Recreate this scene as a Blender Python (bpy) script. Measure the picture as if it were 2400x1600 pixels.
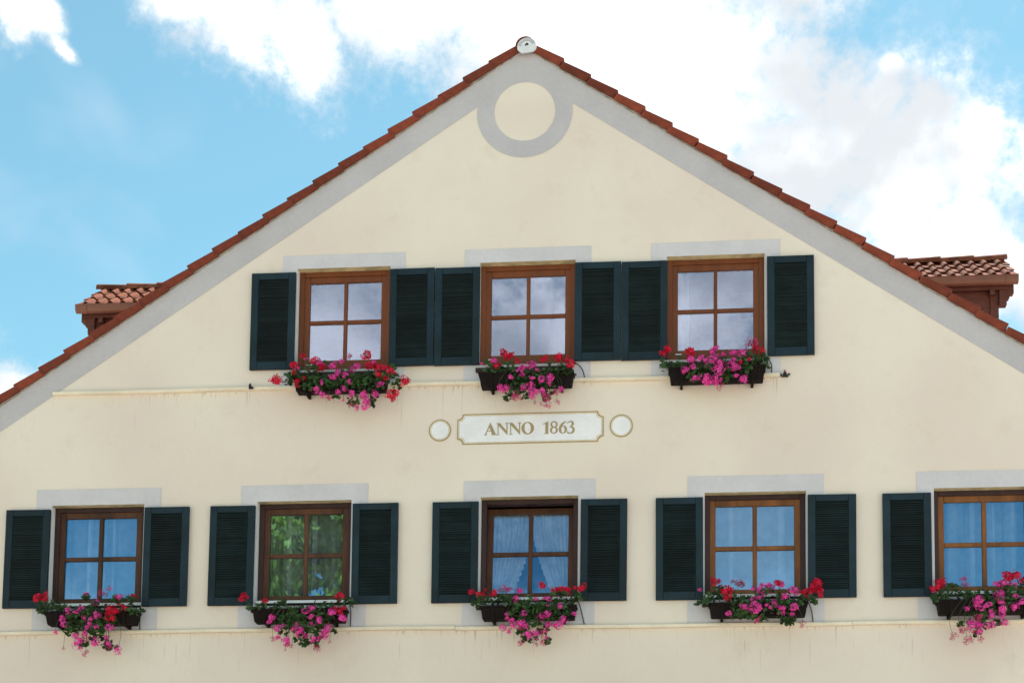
import bpy, math, random
from mathutils import Vector, Matrix, geometry
R_ = math.radians
random.seed(1863)
S = bpy.context.scene
for o in list(bpy.data.objects): bpy.data.objects.remove(o)

# ------------------------------------------------------------------ camera
# shift-lens view from the street, slightly right of the gable; facade lies in the plane y = 0
cam_d = bpy.data.cameras.new('camera'); cam = bpy.data.objects.new('camera', cam_d)
S.collection.objects.link(cam); S.camera = cam
cam_d.sensor_width = 36.0; cam_d.lens = 54.17
cam_d.shift_x = -0.0291; cam_d.shift_y = 0.5084
cam_d.clip_start = 0.1; cam_d.clip_end = 5000
cx = Vector((0.99582933, 0.09066981, 0.01014555)); cy = -Vector((0.00189933, 0.09057502, -0.99588782)); cz = -Vector((-0.09121589, 0.99175357, 0.09002505))
cam.matrix_world = Matrix.Translation((0, -18, 1.6)) @ Matrix((cx, cy, cz)).transposed().to_4x4()

# ------------------------------------------------------------------ sun and sky
SUN_EL, SUN_AZ = R_(58), R_(20)             # behind the house, a little to the right
sun_dir = Vector((math.cos(SUN_EL) * math.sin(SUN_AZ), math.cos(SUN_EL) * math.cos(SUN_AZ), math.sin(SUN_EL)))
sl = bpy.data.lights.new('sun', 'SUN'); sl.energy = 5.0; sl.angle = R_(0.5); sl.color = (1.0, 0.95, 0.88)
so = bpy.data.objects.new('sun', sl); S.collection.objects.link(so)
so.rotation_euler = sun_dir.to_track_quat('Z', 'Y').to_euler(); so.location = (0, 0, 40)
S.view_settings.view_transform = 'Standard'; S.view_settings.look = 'None'
S.view_settings.gamma = 1.0; S.view_settings.use_curve_mapping = False
S.view_settings.exposure = EXPOSURE = 1.47
S.render.engine = 'CYCLES'
S.cycles.max_bounces = 6; S.cycles.diffuse_bounces = 3; S.cycles.glossy_bounces = 3; S.cycles.transparent_max_bounces = 12

W = bpy.data.worlds.new('World'); S.world = W; W.use_nodes = True
nt = W.node_tree; nt.nodes.clear()
W.cycles.sampling_method = 'MANUAL'; W.cycles.sample_map_resolution = 512
class NT:
    """tiny helper for node trees"""
    def __init__(s, t): s.t = t
    def n(s, kind, **kw):
        x = s.t.nodes.new('ShaderNode' + kind)
        for k, v in kw.items(): setattr(x, k, v)
        return x
    def l(s, a, b): s.t.links.new(a, b); return b
    def m(s, op, a, b=None, c=None, clamp=False):
        x = s.n('Math', operation=op); x.use_clamp = clamp
        for i, v in enumerate((a, b, c)):
            if v is None: continue
            if isinstance(v, (int, float)): x.inputs[i].default_value = v
            else: s.l(v, x.inputs[i])
        return x.outputs[0]
    def v(s, op, a, b=None, scale=None):
        x = s.n('VectorMath', operation=op)
        for i, q in enumerate((a, b)):
            if q is None: continue
            if isinstance(q, (tuple, list, Vector)): x.inputs[i].default_value = q
            else: s.l(q, x.inputs[i])
        if scale is not None: x.inputs['Scale'].default_value = scale
        return x.outputs['Value'] if op in ('DISTANCE', 'LENGTH', 'DOT_PRODUCT') else x.outputs[0]
    def noise(s, vec, scale, detail=4.0, rough=0.55, dim='3D'):
        x = s.n('TexNoise', noise_dimensions=dim); s.l(vec, x.inputs['Vector'])
        x.inputs['Scale'].default_value = scale; x.inputs['Detail'].default_value = detail; x.inputs['Roughness'].default_value = rough
        return x
    def mr(s, val, a, b, c=0.0, d=1.0, smooth=True):
        x = s.n('MapRange', interpolation_type='SMOOTHSTEP' if smooth else 'LINEAR')
        s.l(val, x.inputs[0])
        for i, q in enumerate((a, b, c, d)): x.inputs[1 + i].default_value = q
        return x.outputs[0]
    def mix(s, fac, a, b, mode='MIX'):
        x = s.n('Mix', data_type='RGBA', blend_type=mode)
        for sock, q in ((x.inputs[0], fac), (x.inputs[6], a), (x.inputs[7], b)):
            if isinstance(q, (int, float)): sock.default_value = q
            elif isinstance(q, (tuple, list)): sock.default_value = (*q, 1) if len(q) == 3 else q
            else: s.l(q, sock)
        return x.outputs[2]

k = NT(nt)
sky = k.n('TexSky', sky_type='NISHITA'); sky.sun_disc = False
sky.sun_elevation = SUN_EL; sky.sun_rotation = SUN_AZ
sky.air_density = 1.0; sky.dust_density = 0.15; sky.ozone_density = 1.6
N = k.n('TexCoord').outputs['Generated']
w1 = k.noise(N, 8.0, 1.5); w2 = k.noise(N, 30.0, 5.0, 0.66)
Nw = k.v('ADD', N, k.v('SCALE', k.v('SUBTRACT', w1.outputs['Color'], (0.5, 0.5, 0.5)), scale=0.09))
# cloud banks: (direction, angular radius)
CLOUDS = [((-.262,.793,.556),.022), ((-.236,.806,.545),.038), ((-.205,.815,.542),.040), ((-.172,.816,.556),.040), ((-.147,.822,.556),.036),
 ((-.122,.822,.555),.038), ((-.085,.829,.554),.062), ((-.037,.839,.545),.070), ((.012,.852,.52),.085), ((.023,.835,.55),.06), ((.066,.866,.495),.075),
 ((.06,.846,.53),.042), ((.10,.853,.51),.046), ((.122,.868,.481),.085), ((.157,.865,.478),.05), ((.19,.86,.475),.036), ((.16,.885,.435),.06), ((.20,.886,.418),.032),
 ((.059,.835,.548),.032), ((.083,.846,.527),.034), ((.110,.850,.517),.032), ((.139,.852,.506),.030), ((.167,.857,.490),.032), ((.118,.838,.533),.014), ((-.2,.79,.59),.07), ((-.06,.80,.60),.10), ((.06,.80,.595),.06), ((.26,.87,.40),.08), ((-.03,.74,.67),.14), ((.04,.90,.42),.12), ((.10,.92,.37),.10),
 ((-.352,.765,.54),.024), ((-.330,.770,.54),.018), ((-.3295,.7805,.531),.009), ((-.3265,.7835,.528),.009), ((-.3235,.7865,.525),.008), ((-.42,.74,.54),.03),
 ((-.398,.845,.357),.018), ((-.380,.855,.352),.020), ((-.43,.83,.34),.045), ((-.36,.87,.33),.03),
 # the sky behind the street, seen mirrored in the panes
 ((-.215,-.885,.405),.08), ((-.16,-.90,.405),.07), ((-.095,-.905,.40),.075), ((-.03,-.91,.405),.075), ((.03,-.91,.415),.065), ((-.30,-.86,.40),.06), ((.14,-.88,.46),.07), ((-.42,-.78,.46),.09), ((.30,-.80,.52),.12),
 ((.02,-.94,.325),.045), ((.040,-.955,.295),.08), ((.03,-.96,.272),.024), ((-.372,-.897,.232),.050), ((.05,-.955,.30),.02)]
fld = None
for (c, r) in CLOUDS:
    c = Vector(c).normalized()
    q = k.m('DIVIDE', k.v('DISTANCE', Nw, tuple(c)), r)
    fld = q if fld is None else k.m('MINIMUM', fld, q)
w3 = k.noise(N, 120.0, 3.0, 0.6)
frayed = k.m('ADD', k.m('MULTIPLY', k.m('SUBTRACT', w2.outputs[0], 0.5), 1.2), k.m('MULTIPLY', k.m('SUBTRACT', w3.outputs[0], 0.5), 0.40))
edge = k.m('ADD', fld, frayed)
bank = k.m('MULTIPLY', k.mr(edge, 1.22, 0.25), k.mr(edge, 1.1, 0.3, 0.78, 1.0))
# broken cloud over the rest of the sky
far = k.noise(Nw, 2.3, 3.0, 0.6); shade = k.noise(Nw, 9.0, 3.0, 0.55)
elsewhere = k.m('MULTIPLY', k.mr(far.outputs[0], 0.50, 0.60), k.m('MULTIPLY', k.mr(k.v('DISTANCE', N, (-.06,.85,.51)), .50, .75), k.mr(k.v('DISTANCE', N, (-.1,-.93,.33)), .42, .7)))
veil = k.m('MULTIPLY', k.mr(shade.outputs[0], 0.5, 0.8), 0.22)
fac = k.m('MAXIMUM', k.m('MAXIMUM', bank, elsewhere), veil)
ccol = k.mix(k.m('MULTIPLY', k.mr(k.m('ADD', shade.outputs[0], k.m('MULTIPLY', frayed, 0.10)), 0.36, 0.60), k.mr(edge, 0.95, 0.35, 0.25, 1.0)), (3.0, 3.15, 3.3), (5.9, 5.9, 5.9))
skyc = k.mix(1.0, sky.outputs[0], (0.56, 0.755, 0.60), 'MULTIPLY')
bgc = k.mix(fac, skyc, ccol)
bg = k.n('Background'); bg.inputs['Strength'].default_value = 0.1
k.l(bgc, bg.inputs['Color']); wo = k.n('OutputWorld'); k.l(bg.outputs[0], wo.inputs[0])

# ------------------------------------------------------------------ helpers
COL = S.collection
class MB:
    """collects faces, builds one mesh object"""
    def __init__(s): s.v = []; s.f = []; s.mi = []
    def add(s, vs, fs, mi=0):
        b = len(s.v); s.v += [tuple(p) for p in vs]; s.f += [tuple(b + i for i in f) for f in fs]; s.mi += [mi] * len(fs); return s
    def quad(s, a, b, c, d, mi=0): return s.add([a, b, c, d], [(0, 1, 2, 3)], mi)
    def box(s, x0, x1, y0, y1, z0, z1, mi=0):
        return s.add([(x, y, z) for x in (x0, x1) for y in (y0, y1) for z in (z0, z1)],
                     [(0, 1, 3, 2), (4, 6, 7, 5), (0, 4, 5, 1), (2, 3, 7, 6), (0, 2, 6, 4), (1, 5, 7, 3)], mi)
    def bbox(s, x0, x1, y0, y1, z0, z1, b=.004, mi=0):
        """box whose front (-y) edges are chamfered"""
        a = [(x0, y0 + b, z0), (x1, y0 + b, z0), (x1, y0 + b, z1), (x0, y0 + b, z1)]
        f = [(x0 + b, y0, z0 + b), (x1 - b, y0, z0 + b), (x1 - b, y0, z1 - b), (x0 + b, y0, z1 - b)]
        k_ = [(x0, y1, z0), (x1, y1, z0), (x1, y1, z1), (x0, y1, z1)]
        fs = [(4, 5, 6, 7), (11, 10, 9, 8)]
        for i in range(4):
            j = (i + 1) % 4; fs += [(i, j, 4 + j, 4 + i), (8 + i, 8 + j, j, i)]
        return s.add(a + f + k_, fs, mi)
    def sheet(s, loops, y, mi=0):
        """flat polygon with holes in a plane of constant y (loops of (x, z))"""
        ls = [[Vector((p[0], p[1], 0)) for p in L] for L in loops]
        flat = [p for L in loops for p in L]
        tris = geometry.tessellate_polygon(ls)
        fs = []
        for t in tris:
            a, b, c = [flat[i] for i in t]
            cr = (b[0] - a[0]) * (c[1] - a[1]) - (b[1] - a[1]) * (c[0] - a[0])
            fs.append(t if cr > 0 else t[::-1])        # normal towards -y
        return s.add([(p[0], y, p[1]) for p in flat], fs, mi)
    def slab(s, loops, y0, y1, mi=0):
        """extruded polygon with holes: front at y0"""
        s.sheet(loops, y0, mi); s.sheet(loops, y1, mi)
        for L in loops:
            n = len(L)
            for i in range(n):
                a, b = L[i], L[(i + 1) % n]
                s.quad((a[0], y0, a[1]), (b[0], y0, b[1]), (b[0], y1, b[1]), (a[0], y1, a[1]), mi)
        return s
    def tube(s, pts, r0, r1=None, n=6, mi=0):
        pts = [Vector(p) for p in pts]; r1 = r0 if r1 is None else r1; base = len(s.v); m = len(pts)
        for i, p in enumerate(pts):
            d = (pts[min(i + 1, m - 1)] - pts[max(i - 1, 0)]).normalized()
            a = d.orthogonal().normalized(); b = d.cross(a); r = r0 + (r1 - r0) * i / max(1, m - 1)
            s.v += [tuple(p + (a * math.cos(t) + b * math.sin(t)) * r) for t in [2 * math.pi * j / n for j in range(n)]]
        for i in range(m - 1):
            for j in range(n):
                q = base + i * n + j; w = base + i * n + (j + 1) % n
                s.f.append((q, w, w + n, q + n)); s.mi.append(mi)
        s.f.append(tuple(base + j for j in range(n))[::-1]); s.mi.append(mi)
        s.f.append(tuple(base + (m - 1) * n + j for j in range(n))); s.mi.append(mi)
        return s
    def mesh(s, name, mats):
        me = bpy.data.meshes.new(name); me.from_pydata(s.v, [], s.f)
        for m in (mats if isinstance(mats, (list, tuple)) else [mats]): me.materials.append(m)
        me.polygons.foreach_set('material_index', s.mi); me.update(); return me
    def build(s, name, mats, parent=None, smooth=False, **props):
        me = s.mesh(name, mats)
        if smooth: me.polygons.foreach_set('use_smooth', [True] * len(me.polygons))
        return link(name, me, parent, **props)
BASE = {}
def link(name, me, parent=None, loc=None, **props):
    o = bpy.data.objects.new(name, me); COL.objects.link(o)
    if loc is not None: o.location = loc
    if parent is not None:
        o.parent = parent; o.matrix_parent_inverse = Matrix.Translation(-BASE.get(parent.name, Vector()))
        # parts are modelled in world coordinates; a part's own offset is the thing's base
    for a, b in props.items(): o[a] = b
    return o
def thing(name, loc, label, category, group=None):
    o = bpy.data.objects.new(name, None); COL.objects.link(o); o.location = loc; o.empty_display_size = 0.2
    BASE[o.name] = Vector(loc); o['label'] = label; o['category'] = category
    if group: o['group'] = group
    return o

# ------------------------------------------------------------------ materials
def material(name, col, rough=0.8, var=0.12, scale=3.0, stretch=(1, 1, 1), bump=0.0, bscale=60.0, rnd=0.0, spec=0.3, island=0.0, fine=0.0, metal=0.0, hue=None):
    m = bpy.data.materials.new(name); m.use_nodes = True; t = NT(m.node_tree)
    p = m.node_tree.nodes['Principled BSDF']; p.inputs['Roughness'].default_value = rough
    p.inputs['Specular IOR Level'].default_value = spec; p.inputs['Metallic'].default_value = metal
    co = t.v('MULTIPLY', t.n('TexCoord').outputs['Object'], stretch)
    nz = t.noise(co, scale, 5.0, 0.6)
    lo = tuple(c * (1 - var) for c in col); hi = tuple(min(1, c * (1 + var)) for c in col)
    if hue: hi = tuple(min(1, c * h) for c, h in zip(hi, hue))
    c = t.mix(t.mr(nz.outputs[0], 0.3, 0.7), lo, hi)
    if fine: c = t.mix(t.mr(t.noise(co, scale * 14, 3.0).outputs[0], 0.3, 0.7), t.mix(1.0, c, (1 - fine,) * 3, 'MULTIPLY'), c)
    if rnd:
        r = t.n('ObjectInfo').outputs['Random']; c = t.mix(1.0, c, t.mix(r, (1 - rnd,) * 3, (1 + rnd,) * 3), 'MULTIPLY')
    if island:
        r = t.n('NewGeometry').outputs['Random Per Island']; c = t.mix(1.0, c, t.mix(r, (1 - island,) * 3, (1 + island,) * 3), 'MULTIPLY')
    t.l(c, p.inputs['Base Color'])
    if bump:
        b = t.n('Bump'); b.inputs['Strength'].default_value = bump; b.inputs['Distance'].default_value = 0.01
        t.l(t.noise(co, bscale, 3.0).outputs[0], b.inputs['Height']); t.l(b.outputs[0], p.inputs['Normal'])
    m['p'] = 1
    return m

def plaster(name, col):
    """painted lime plaster: blotches, trowel relief, soot streaks running down from the two ledges"""
    m = bpy.data.materials.new(name); m.use_nodes = True; t = NT(m.node_tree); p = m.node_tree.nodes['Principled BSDF']
    p.inputs['Roughness'].default_value = 0.9; p.inputs['Specular IOR Level'].default_value = 0.15
    co = t.n('TexCoord').outputs['Object']; xyz = t.n('SeparateXYZ'); t.l(co, xyz.inputs[0])
    x, z = xyz.outputs['X'], xyz.outputs['Z']
    c = t.mix(t.mr(t.noise(co, 0.55, 4.0).outputs[0], 0.35, 0.65), (col[0] * .95, col[1] * .93, col[2] * .93), (col[0] * 1.02, col[1] * 1.045, col[2] * 1.03))
    c = t.mix(t.mr(t.noise(co, 2.2, 5.0, 0.65).outputs[0], 0.5, 0.8), c, t.mix(1.0, c, (0.92, 0.88, 0.87), 'MULTIPLY'))
    c = t.mix(t.m('MULTIPLY', t.mr(t.noise(co, 26.0, 3.0, 0.7).outputs[0], 0.5, 0.75), 0.35), c, t.mix(1.0, c, (0.93, 0.92, 0.9), 'MULTIPLY'))
    # fine vertical run marks
    cmb = t.n('CombineXYZ'); t.l(x, cmb.inputs[0]); t.l(t.m('MULTIPLY', z, 0.05), cmb.inputs[2])
    thin = t.mr(t.noise(cmb.outputs[0], 34.0, 2.0, 0.5).outputs[0], 0.61, 0.68)
    cm2 = t.n('CombineXYZ'); t.l(x, cm2.inputs[0]); t.l(t.m('MULTIPLY', z, 0.02), cm2.inputs[2])
    patch = t.mr(t.noise(cm2.outputs[0], 1.1, 2.0).outputs[0], 0.38, 0.56)
    ln = t.m('ADD', t.m('MULTIPLY', t.noise(cm2.outputs[0], 9.0, 2.0).outputs[0], 1.4), -0.25)
    tot = None
    for zl, on in ((6.03, 1.0), (9.06, 0.8)):
        d = t.m('SUBTRACT', zl, z)                               # metres below the ledge
        below = t.m('GREATER_THAN', d, 0.0)
        run = t.m('MULTIPLY', t.m('SUBTRACT', 1.0, t.m('DIVIDE', d, t.m('MAXIMUM', ln, 0.05)), clamp=True), below)
        streak = t.m('MULTIPLY', t.m('MULTIPLY', t.m('MULTIPLY', t.m('MULTIPLY', run, thin), patch), 0.42 * on), t.m('LESS_THAN', x, 1.13 if zl > 8 else 99.0))
        drip = t.m('MULTIPLY', t.m('MULTIPLY', t.m('GREATER_THAN', x, -7.83 if zl > 8 else -99.0), t.m('LESS_THAN', x, 1.13 if zl > 8 else 99.0)),
            t.m('MULTIPLY', t.mr(t.noise(cm2.outputs[0], 26.0, 3.0, 0.7).outputs[0], 0.52, 0.66), t.m('MULTIPLY', t.m('MULTIPLY', below, patch), t.mr(d, 0.06, 0.0))))
        g = t.m('MAXIMUM', streak, t.m('MULTIPLY', drip, 0.55 * on))
        tot = g if tot is None else t.m('MAXIMUM', tot, g)
    c = t.mix(tot, c, (0.10, 0.085, 0.06))
    t.l(c, p.inputs['Base Color'])
    b = t.n('Bump'); b.inputs['Strength'].default_value = 0.25; b.inputs['Distance'].default_value = 0.006
    hgt = t.m('ADD', t.noise(co, 9.0, 4.0, 0.6).outputs[0], t.m('MULTIPLY', t.noise(co, 120.0, 2.0).outputs[0], 0.35))
    t.l(hgt, b.inputs['Height']); t.l(b.outputs[0], p.inputs['Normal'])
    return m
M = {}
M['wall'] = plaster('cream plaster', (0.765, 0.668, 0.592))
M['grey'] = material('grey band paint', (0.50, 0.472, 0.50), 0.9, 0.05, 1.4, bump=0.2, bscale=30, fine=0.05)
M['grey2'] = material('pale grey window paint', (0.60, 0.575, 0.61), 0.9, 0.06, 1.4, bump=0.2, bscale=30, fine=0.05)
M['mortar'] = material('verge mortar', (0.34, 0.31, 0.27), 0.95, 0.3, 9.0, bump=0.4, bscale=40)
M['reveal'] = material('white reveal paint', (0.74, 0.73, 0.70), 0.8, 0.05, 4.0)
M['soffit'] = material('yellow brown soffit', (0.52, 0.42, 0.24), 0.9, 0.25, 7.0)  # mottled yellow-brown, darker than the white side reveals
M['ledge'] = material('ledge render', (0.80, 0.70, 0.56), 0.85, 0.08, 3.0, bump=0.15, bscale=40, fine=0.08)
M['tile'] = material('verge clay', (0.165, 0.034, 0.017), 0.75, 0.28, 3.5, rnd=0.28, bump=0.2, bscale=50, hue=(1.15, 1.05, 0.95), fine=0.12)
M['dtile'] = material('dormer clay', (0.19, 0.068, 0.041), 0.95, 0.4, 7.0, rnd=0.16, bump=0.3, bscale=60, fine=0.2, spec=0.05)
M['dark'] = material('roof underlay and hole shade', (0.03, 0.022, 0.02), 0.9)
M['dwood'] = material('dormer boards', (0.12, 0.042, 0.03), 0.75, 0.2, 6.0, (1, 1, 5))
M['gutter'] = material('brown gutter', (0.20, 0.085, 0.055), 0.45, 0.15, 2.0)
M['shut'] = material('shutter blue paint', (0.009, 0.024, 0.035), 0.55, 0.25, 2.5, rnd=0.15, fine=0.15, spec=0.25)
M['louv'] = material('louvre green paint', (0.006, 0.015, 0.016), 0.65, 0.3, 3.0, rnd=0.2, island=0.25, fine=0.2, spec=0.25)
M['wood_a'] = material('chestnut frame', (0.165, 0.046, 0.013), 0.5, 0.16, 5.0, (1, 1, .12), fine=0.12, spec=0.35)
M['wood_b'] = material('dark brown frame', (0.042, 0.019, 0.019), 0.55, 0.25, 5.0, (1, 1, .12), fine=0.15)
M['wood_c'] = material('worn brown sash', (0.080, 0.030, 0.014), 0.55, 0.45, 4.0, (1, 1, .2), fine=0.2)
M['wood_d'] = material('amber brown sash', (0.20, 0.072, 0.018), 0.5, 0.4, 4.0, (1, 1, .2), fine=0.2)
M['sill'] = material('white metal sill', (0.75, 0.76, 0.78), 0.35, 0.04, 2.0)
M['box'] = material('dark brown plastic trough', (0.013, 0.009, 0.009), 0.7, 0.2, 6.0, fine=0.15, spec=0.08)
M['soil'] = material('potting soil', (0.02, 0.014, 0.01), 1.0)
M['rubber'] = material('black tube', (0.012, 0.012, 0.013), 0.5)
M['redcap'] = material('red valve cap', (0.35, 0.03, 0.02), 0.5)
M['signw'] = material('sign white', (0.82, 0.81, 0.85), 0.85, 0.06, 3.0, fine=0.05)
M['gold'] = material('ochre lettering', (0.37, 0.28, 0.155), 0.8, 0.1, 6.0)
M['plate'] = material('white ridge cap', (0.68, 0.69, 0.74), 0.5, 0.08, 8.0)
M['ground'] = material('paving', (0.40, 0.36, 0.31), 0.9, 0.15, 0.4, fine=0.1)
M['inner'] = material('room wall', (0.30, 0.28, 0.26), 0.9)
M['trunk'] = material('bark', (0.09, 0.07, 0.05), 0.95, 0.3, 4.0, (1, 1, .2))
M['ivory'] = material('ivory wax', (0.75, 0.62, 0.42), 0.6)

def leafmat(name, col, trans, isl=0.45):
    m = material(name, col, 0.55, 0.2, 8.0, island=isl, spec=0.3)
    t = NT(m.node_tree); p = m.node_tree.nodes['Principled BSDF']; out = [n for n in m.node_tree.nodes if n.type == 'OUTPUT_MATERIAL'][0]
    tr = t.n('BsdfTranslucent'); t.l(p.inputs['Base Color'].links[0].from_socket, tr.inputs[0])
    mx = t.n('MixShader'); mx.inputs[0].default_value = trans; t.l(p.outputs[0], mx.inputs[1]); t.l(tr.outputs[0], mx.inputs[2]); t.l(mx.outputs[0], out.inputs[0])
    return m
M['leaf'] = leafmat('geranium leaf', (0.040, 0.085, 0.022), 0.2, 0.55)
M['stem'] = material('green stem', (0.05, 0.075, 0.025), 0.6)
M['tleaf'] = leafmat('tree leaf', (0.32, 0.36, 0.04), 0.45)
M['red'] = leafmat('red petal', (0.66, 0.003, 0.042), 0.12, 0.3)
M['pink'] = leafmat('pink petal', (0.90, 0.07, 0.40), 0.15, 0.35)
M['faded'] = leafmat('fading petal', (0.58, 0.03, 0.16), 0.15, 0.5)
M['wine'] = leafmat('dark red petal', (0.38, 0.010, 0.040), 0.15, 0.5)
M['curtain'] = leafmat('white net curtain', (0.93, 0.94, 0.96), 0.35, 0.0)
t = NT(M['curtain'].node_tree); out = [n for n in t.t.nodes if n.type == 'OUTPUT_MATERIAL'][0]; old = out.inputs[0].links[0].from_socket
mx = t.n('MixShader'); mx.inputs[0].default_value = 0.46; t.l(t.n('BsdfTransparent').outputs[0], mx.inputs[1]); t.l(old, mx.inputs[2]); t.l(mx.outputs[0], out.inputs[0])   # open weave
M['curtain2'] = leafmat('white cotton curtain', (0.88, 0.90, 0.92), 0.30, 0.0)

def glassmat(name, tint, refl):
    """coated pane: part mirror with the coating's own tint, part clear"""
    m = bpy.data.materials.new(name); m.use_nodes = True; t = NT(m.node_tree); m.node_tree.nodes.clear()
    gl = t.n('BsdfGlossy'); gl.inputs['Roughness'].default_value = 0.0; gl.inputs['Color'].default_value = (*tint, 1)
    tp = t.n('BsdfTransparent'); tp.inputs['Color'].default_value = (0.96, 0.98, 0.99, 1)
    mx = t.n('MixShader'); lw = t.n('LayerWeight'); lw.inputs['Blend'].default_value = 0.10
    t.l(t.m('ADD', lw.outputs['Fresnel'], refl), mx.inputs[0])
    t.l(tp.outputs[0], mx.inputs[1]); t.l(gl.outputs[0], mx.inputs[2]); t.l(mx.outputs[0], t.n('OutputMaterial').inputs[0])
    return m
M['glass_u'] = glassmat('upper window glass', (0.74, 0.81, 1.0), 0.25)
M['glass_l'] = glassmat('lower window glass', (0.30, 0.64, 1.0), 0.26)

# ------------------------------------------------------------------ ground
g = MB(); g.box(-400, 400, -400, 400, -0.5, 0.0); g.build('ground', M['ground'], kind='structure')

# ------------------------------------------------------------------ house shell
XA, ZA, SL = -1.958, 13.352, 0.67            # gable apex on the wall, roof slope
ANG = math.atan(SL); HW = 8.2                # half width of the house
house = thing('house', (XA, 0, 0), 'cream plastered gable house with dark blue-green shutters, grey painted bands and red roof tiles', 'house')
zr = lambda x: ZA - SL * abs(x - XA)
UP = [(-4.765, -3.601), (-2.490, -1.316), (-0.205, 0.967)]
LO = [(-7.796, -6.621), (-5.196, -4.026), (-2.443, -1.260), (0.250, 1.445), (2.930, 4.125)]
WIN = [(x0, x1, 9.31, 10.605, 'u%d' % (i + 1)) for i, (x0, x1) in enumerate(UP)] + [(x0, x1, 6.36, 7.66, 'l%d' % (i + 1)) for i, (x0, x1) in enumerate(LO)]
rect = lambda x0, x1, z0, z1: [(x0, z0), (x1, z0), (x1, z1), (x0, z1)]
xl, xr = XA - HW, XA + HW
w = MB()
w.sheet([[(xl, 0), (xr, 0), (xr, zr(xr)), (XA, ZA), (xl, zr(xl))]] + [rect(a, b, c, d) for a, b, c, d, _ in WIN], 0.0)
w.build('front_wall', M['wall'], house)
w = MB()
w.box(xl, xl + .3, .004, 14, 0, zr(xl)); w.box(xr - .3, xr, .004, 14, 0, zr(xr))
w.sheet([[(xl, 0), (xr, 0), (xr, zr(xr)), (XA, ZA), (xl, zr(xl))]], 14.0)
w.build('side_wall', M['wall'], house)
w = MB()
for z in (5.6, 8.75): w.box(xl + .3, xr - .3, .35, 13.9, z, z + .25)
w.box(xl + .3, xr - .3, 4.5, 4.6, 5.86, 8.74); w.box(xl + 2.2, xr - 2.2, 4.5, 4.6, 9.01, 10.9)
for x in (-6.0, -3.3, -.45, 2.2): w.box(x - .05, x + .05, .36, 4.48, 5.86, 8.74)
w.build('inner_wall', M['inner'], house)

# grey gable band with the roundel, painted on the plaster
BV = 0.345
CXR, CZR, R0, R1 = -1.962, 12.530, 0.380, 0.592
band = MB()
def arc(a0, a1, r, n): return [(CXR + r * math.cos(a0 + (a1 - a0) * i / n), CZR + r * math.sin(a0 + (a1 - a0) * i / n)) for i in range(n + 1)]
inner = lambda x: zr(x) - BV
# where the ring meets the inner edge of the band
def meet(side):
    lo, hi = (math.pi * .5, math.pi * 1.1) if side < 0 else (math.pi * .5, -math.pi * .1)
    for _ in range(60):
        mid = (lo + hi) / 2; px, pz = CXR + R1 * math.cos(mid), CZR + R1 * math.sin(mid)
        if pz > inner(px): lo = mid
        else: hi = mid
    return lo
aL, aR = meet(-1), meet(1)
outer = [(xl, zr(xl)), (xl, inner(xl))] + [(CXR + R1 * math.cos(a), CZR + R1 * math.sin(a)) for a in [aL + (2 * math.pi + aR - aL) * i / 56 for i in range(57)]] + [(xr, inner(xr)), (xr, zr(xr)), (XA, ZA)]
hole = arc(0, 2 * math.pi, R0, 64)[:-1]
band.sheet([outer, hole], -0.004); band.build('gable_band', M['grey'], house)

# painted surrounds, reveals
for (x0, x1, z0, z1, key) in WIN:
    up = key[0] == 'u'; e = .188 if up else .205
    zb, zt = (9.110, 10.777) if up else (6.070, 7.864)
    jx = random.uniform(-.004, .004)
    s = MB(); s.sheet([rect(x0 - e + jx, x1 + e + jx, zb, zt), rect(x0, x1, z0, z1)], -0.0042); s.build('window_surround', M['grey2'], house)
    r = MB()
    for xx in (x0, x1): r.quad((xx, -.0042, z0), (xx, .34, z0), (xx, .34, z1), (xx, -.0042, z1))
    r.quad((x0, -.0042, z0), (x1, -.0042, z0), (x1, .34, z0), (x0, .34, z0))
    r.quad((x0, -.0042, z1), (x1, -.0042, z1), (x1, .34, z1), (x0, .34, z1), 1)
    r.build('reveal', [M['reveal'], M['soffit']], house)

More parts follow.
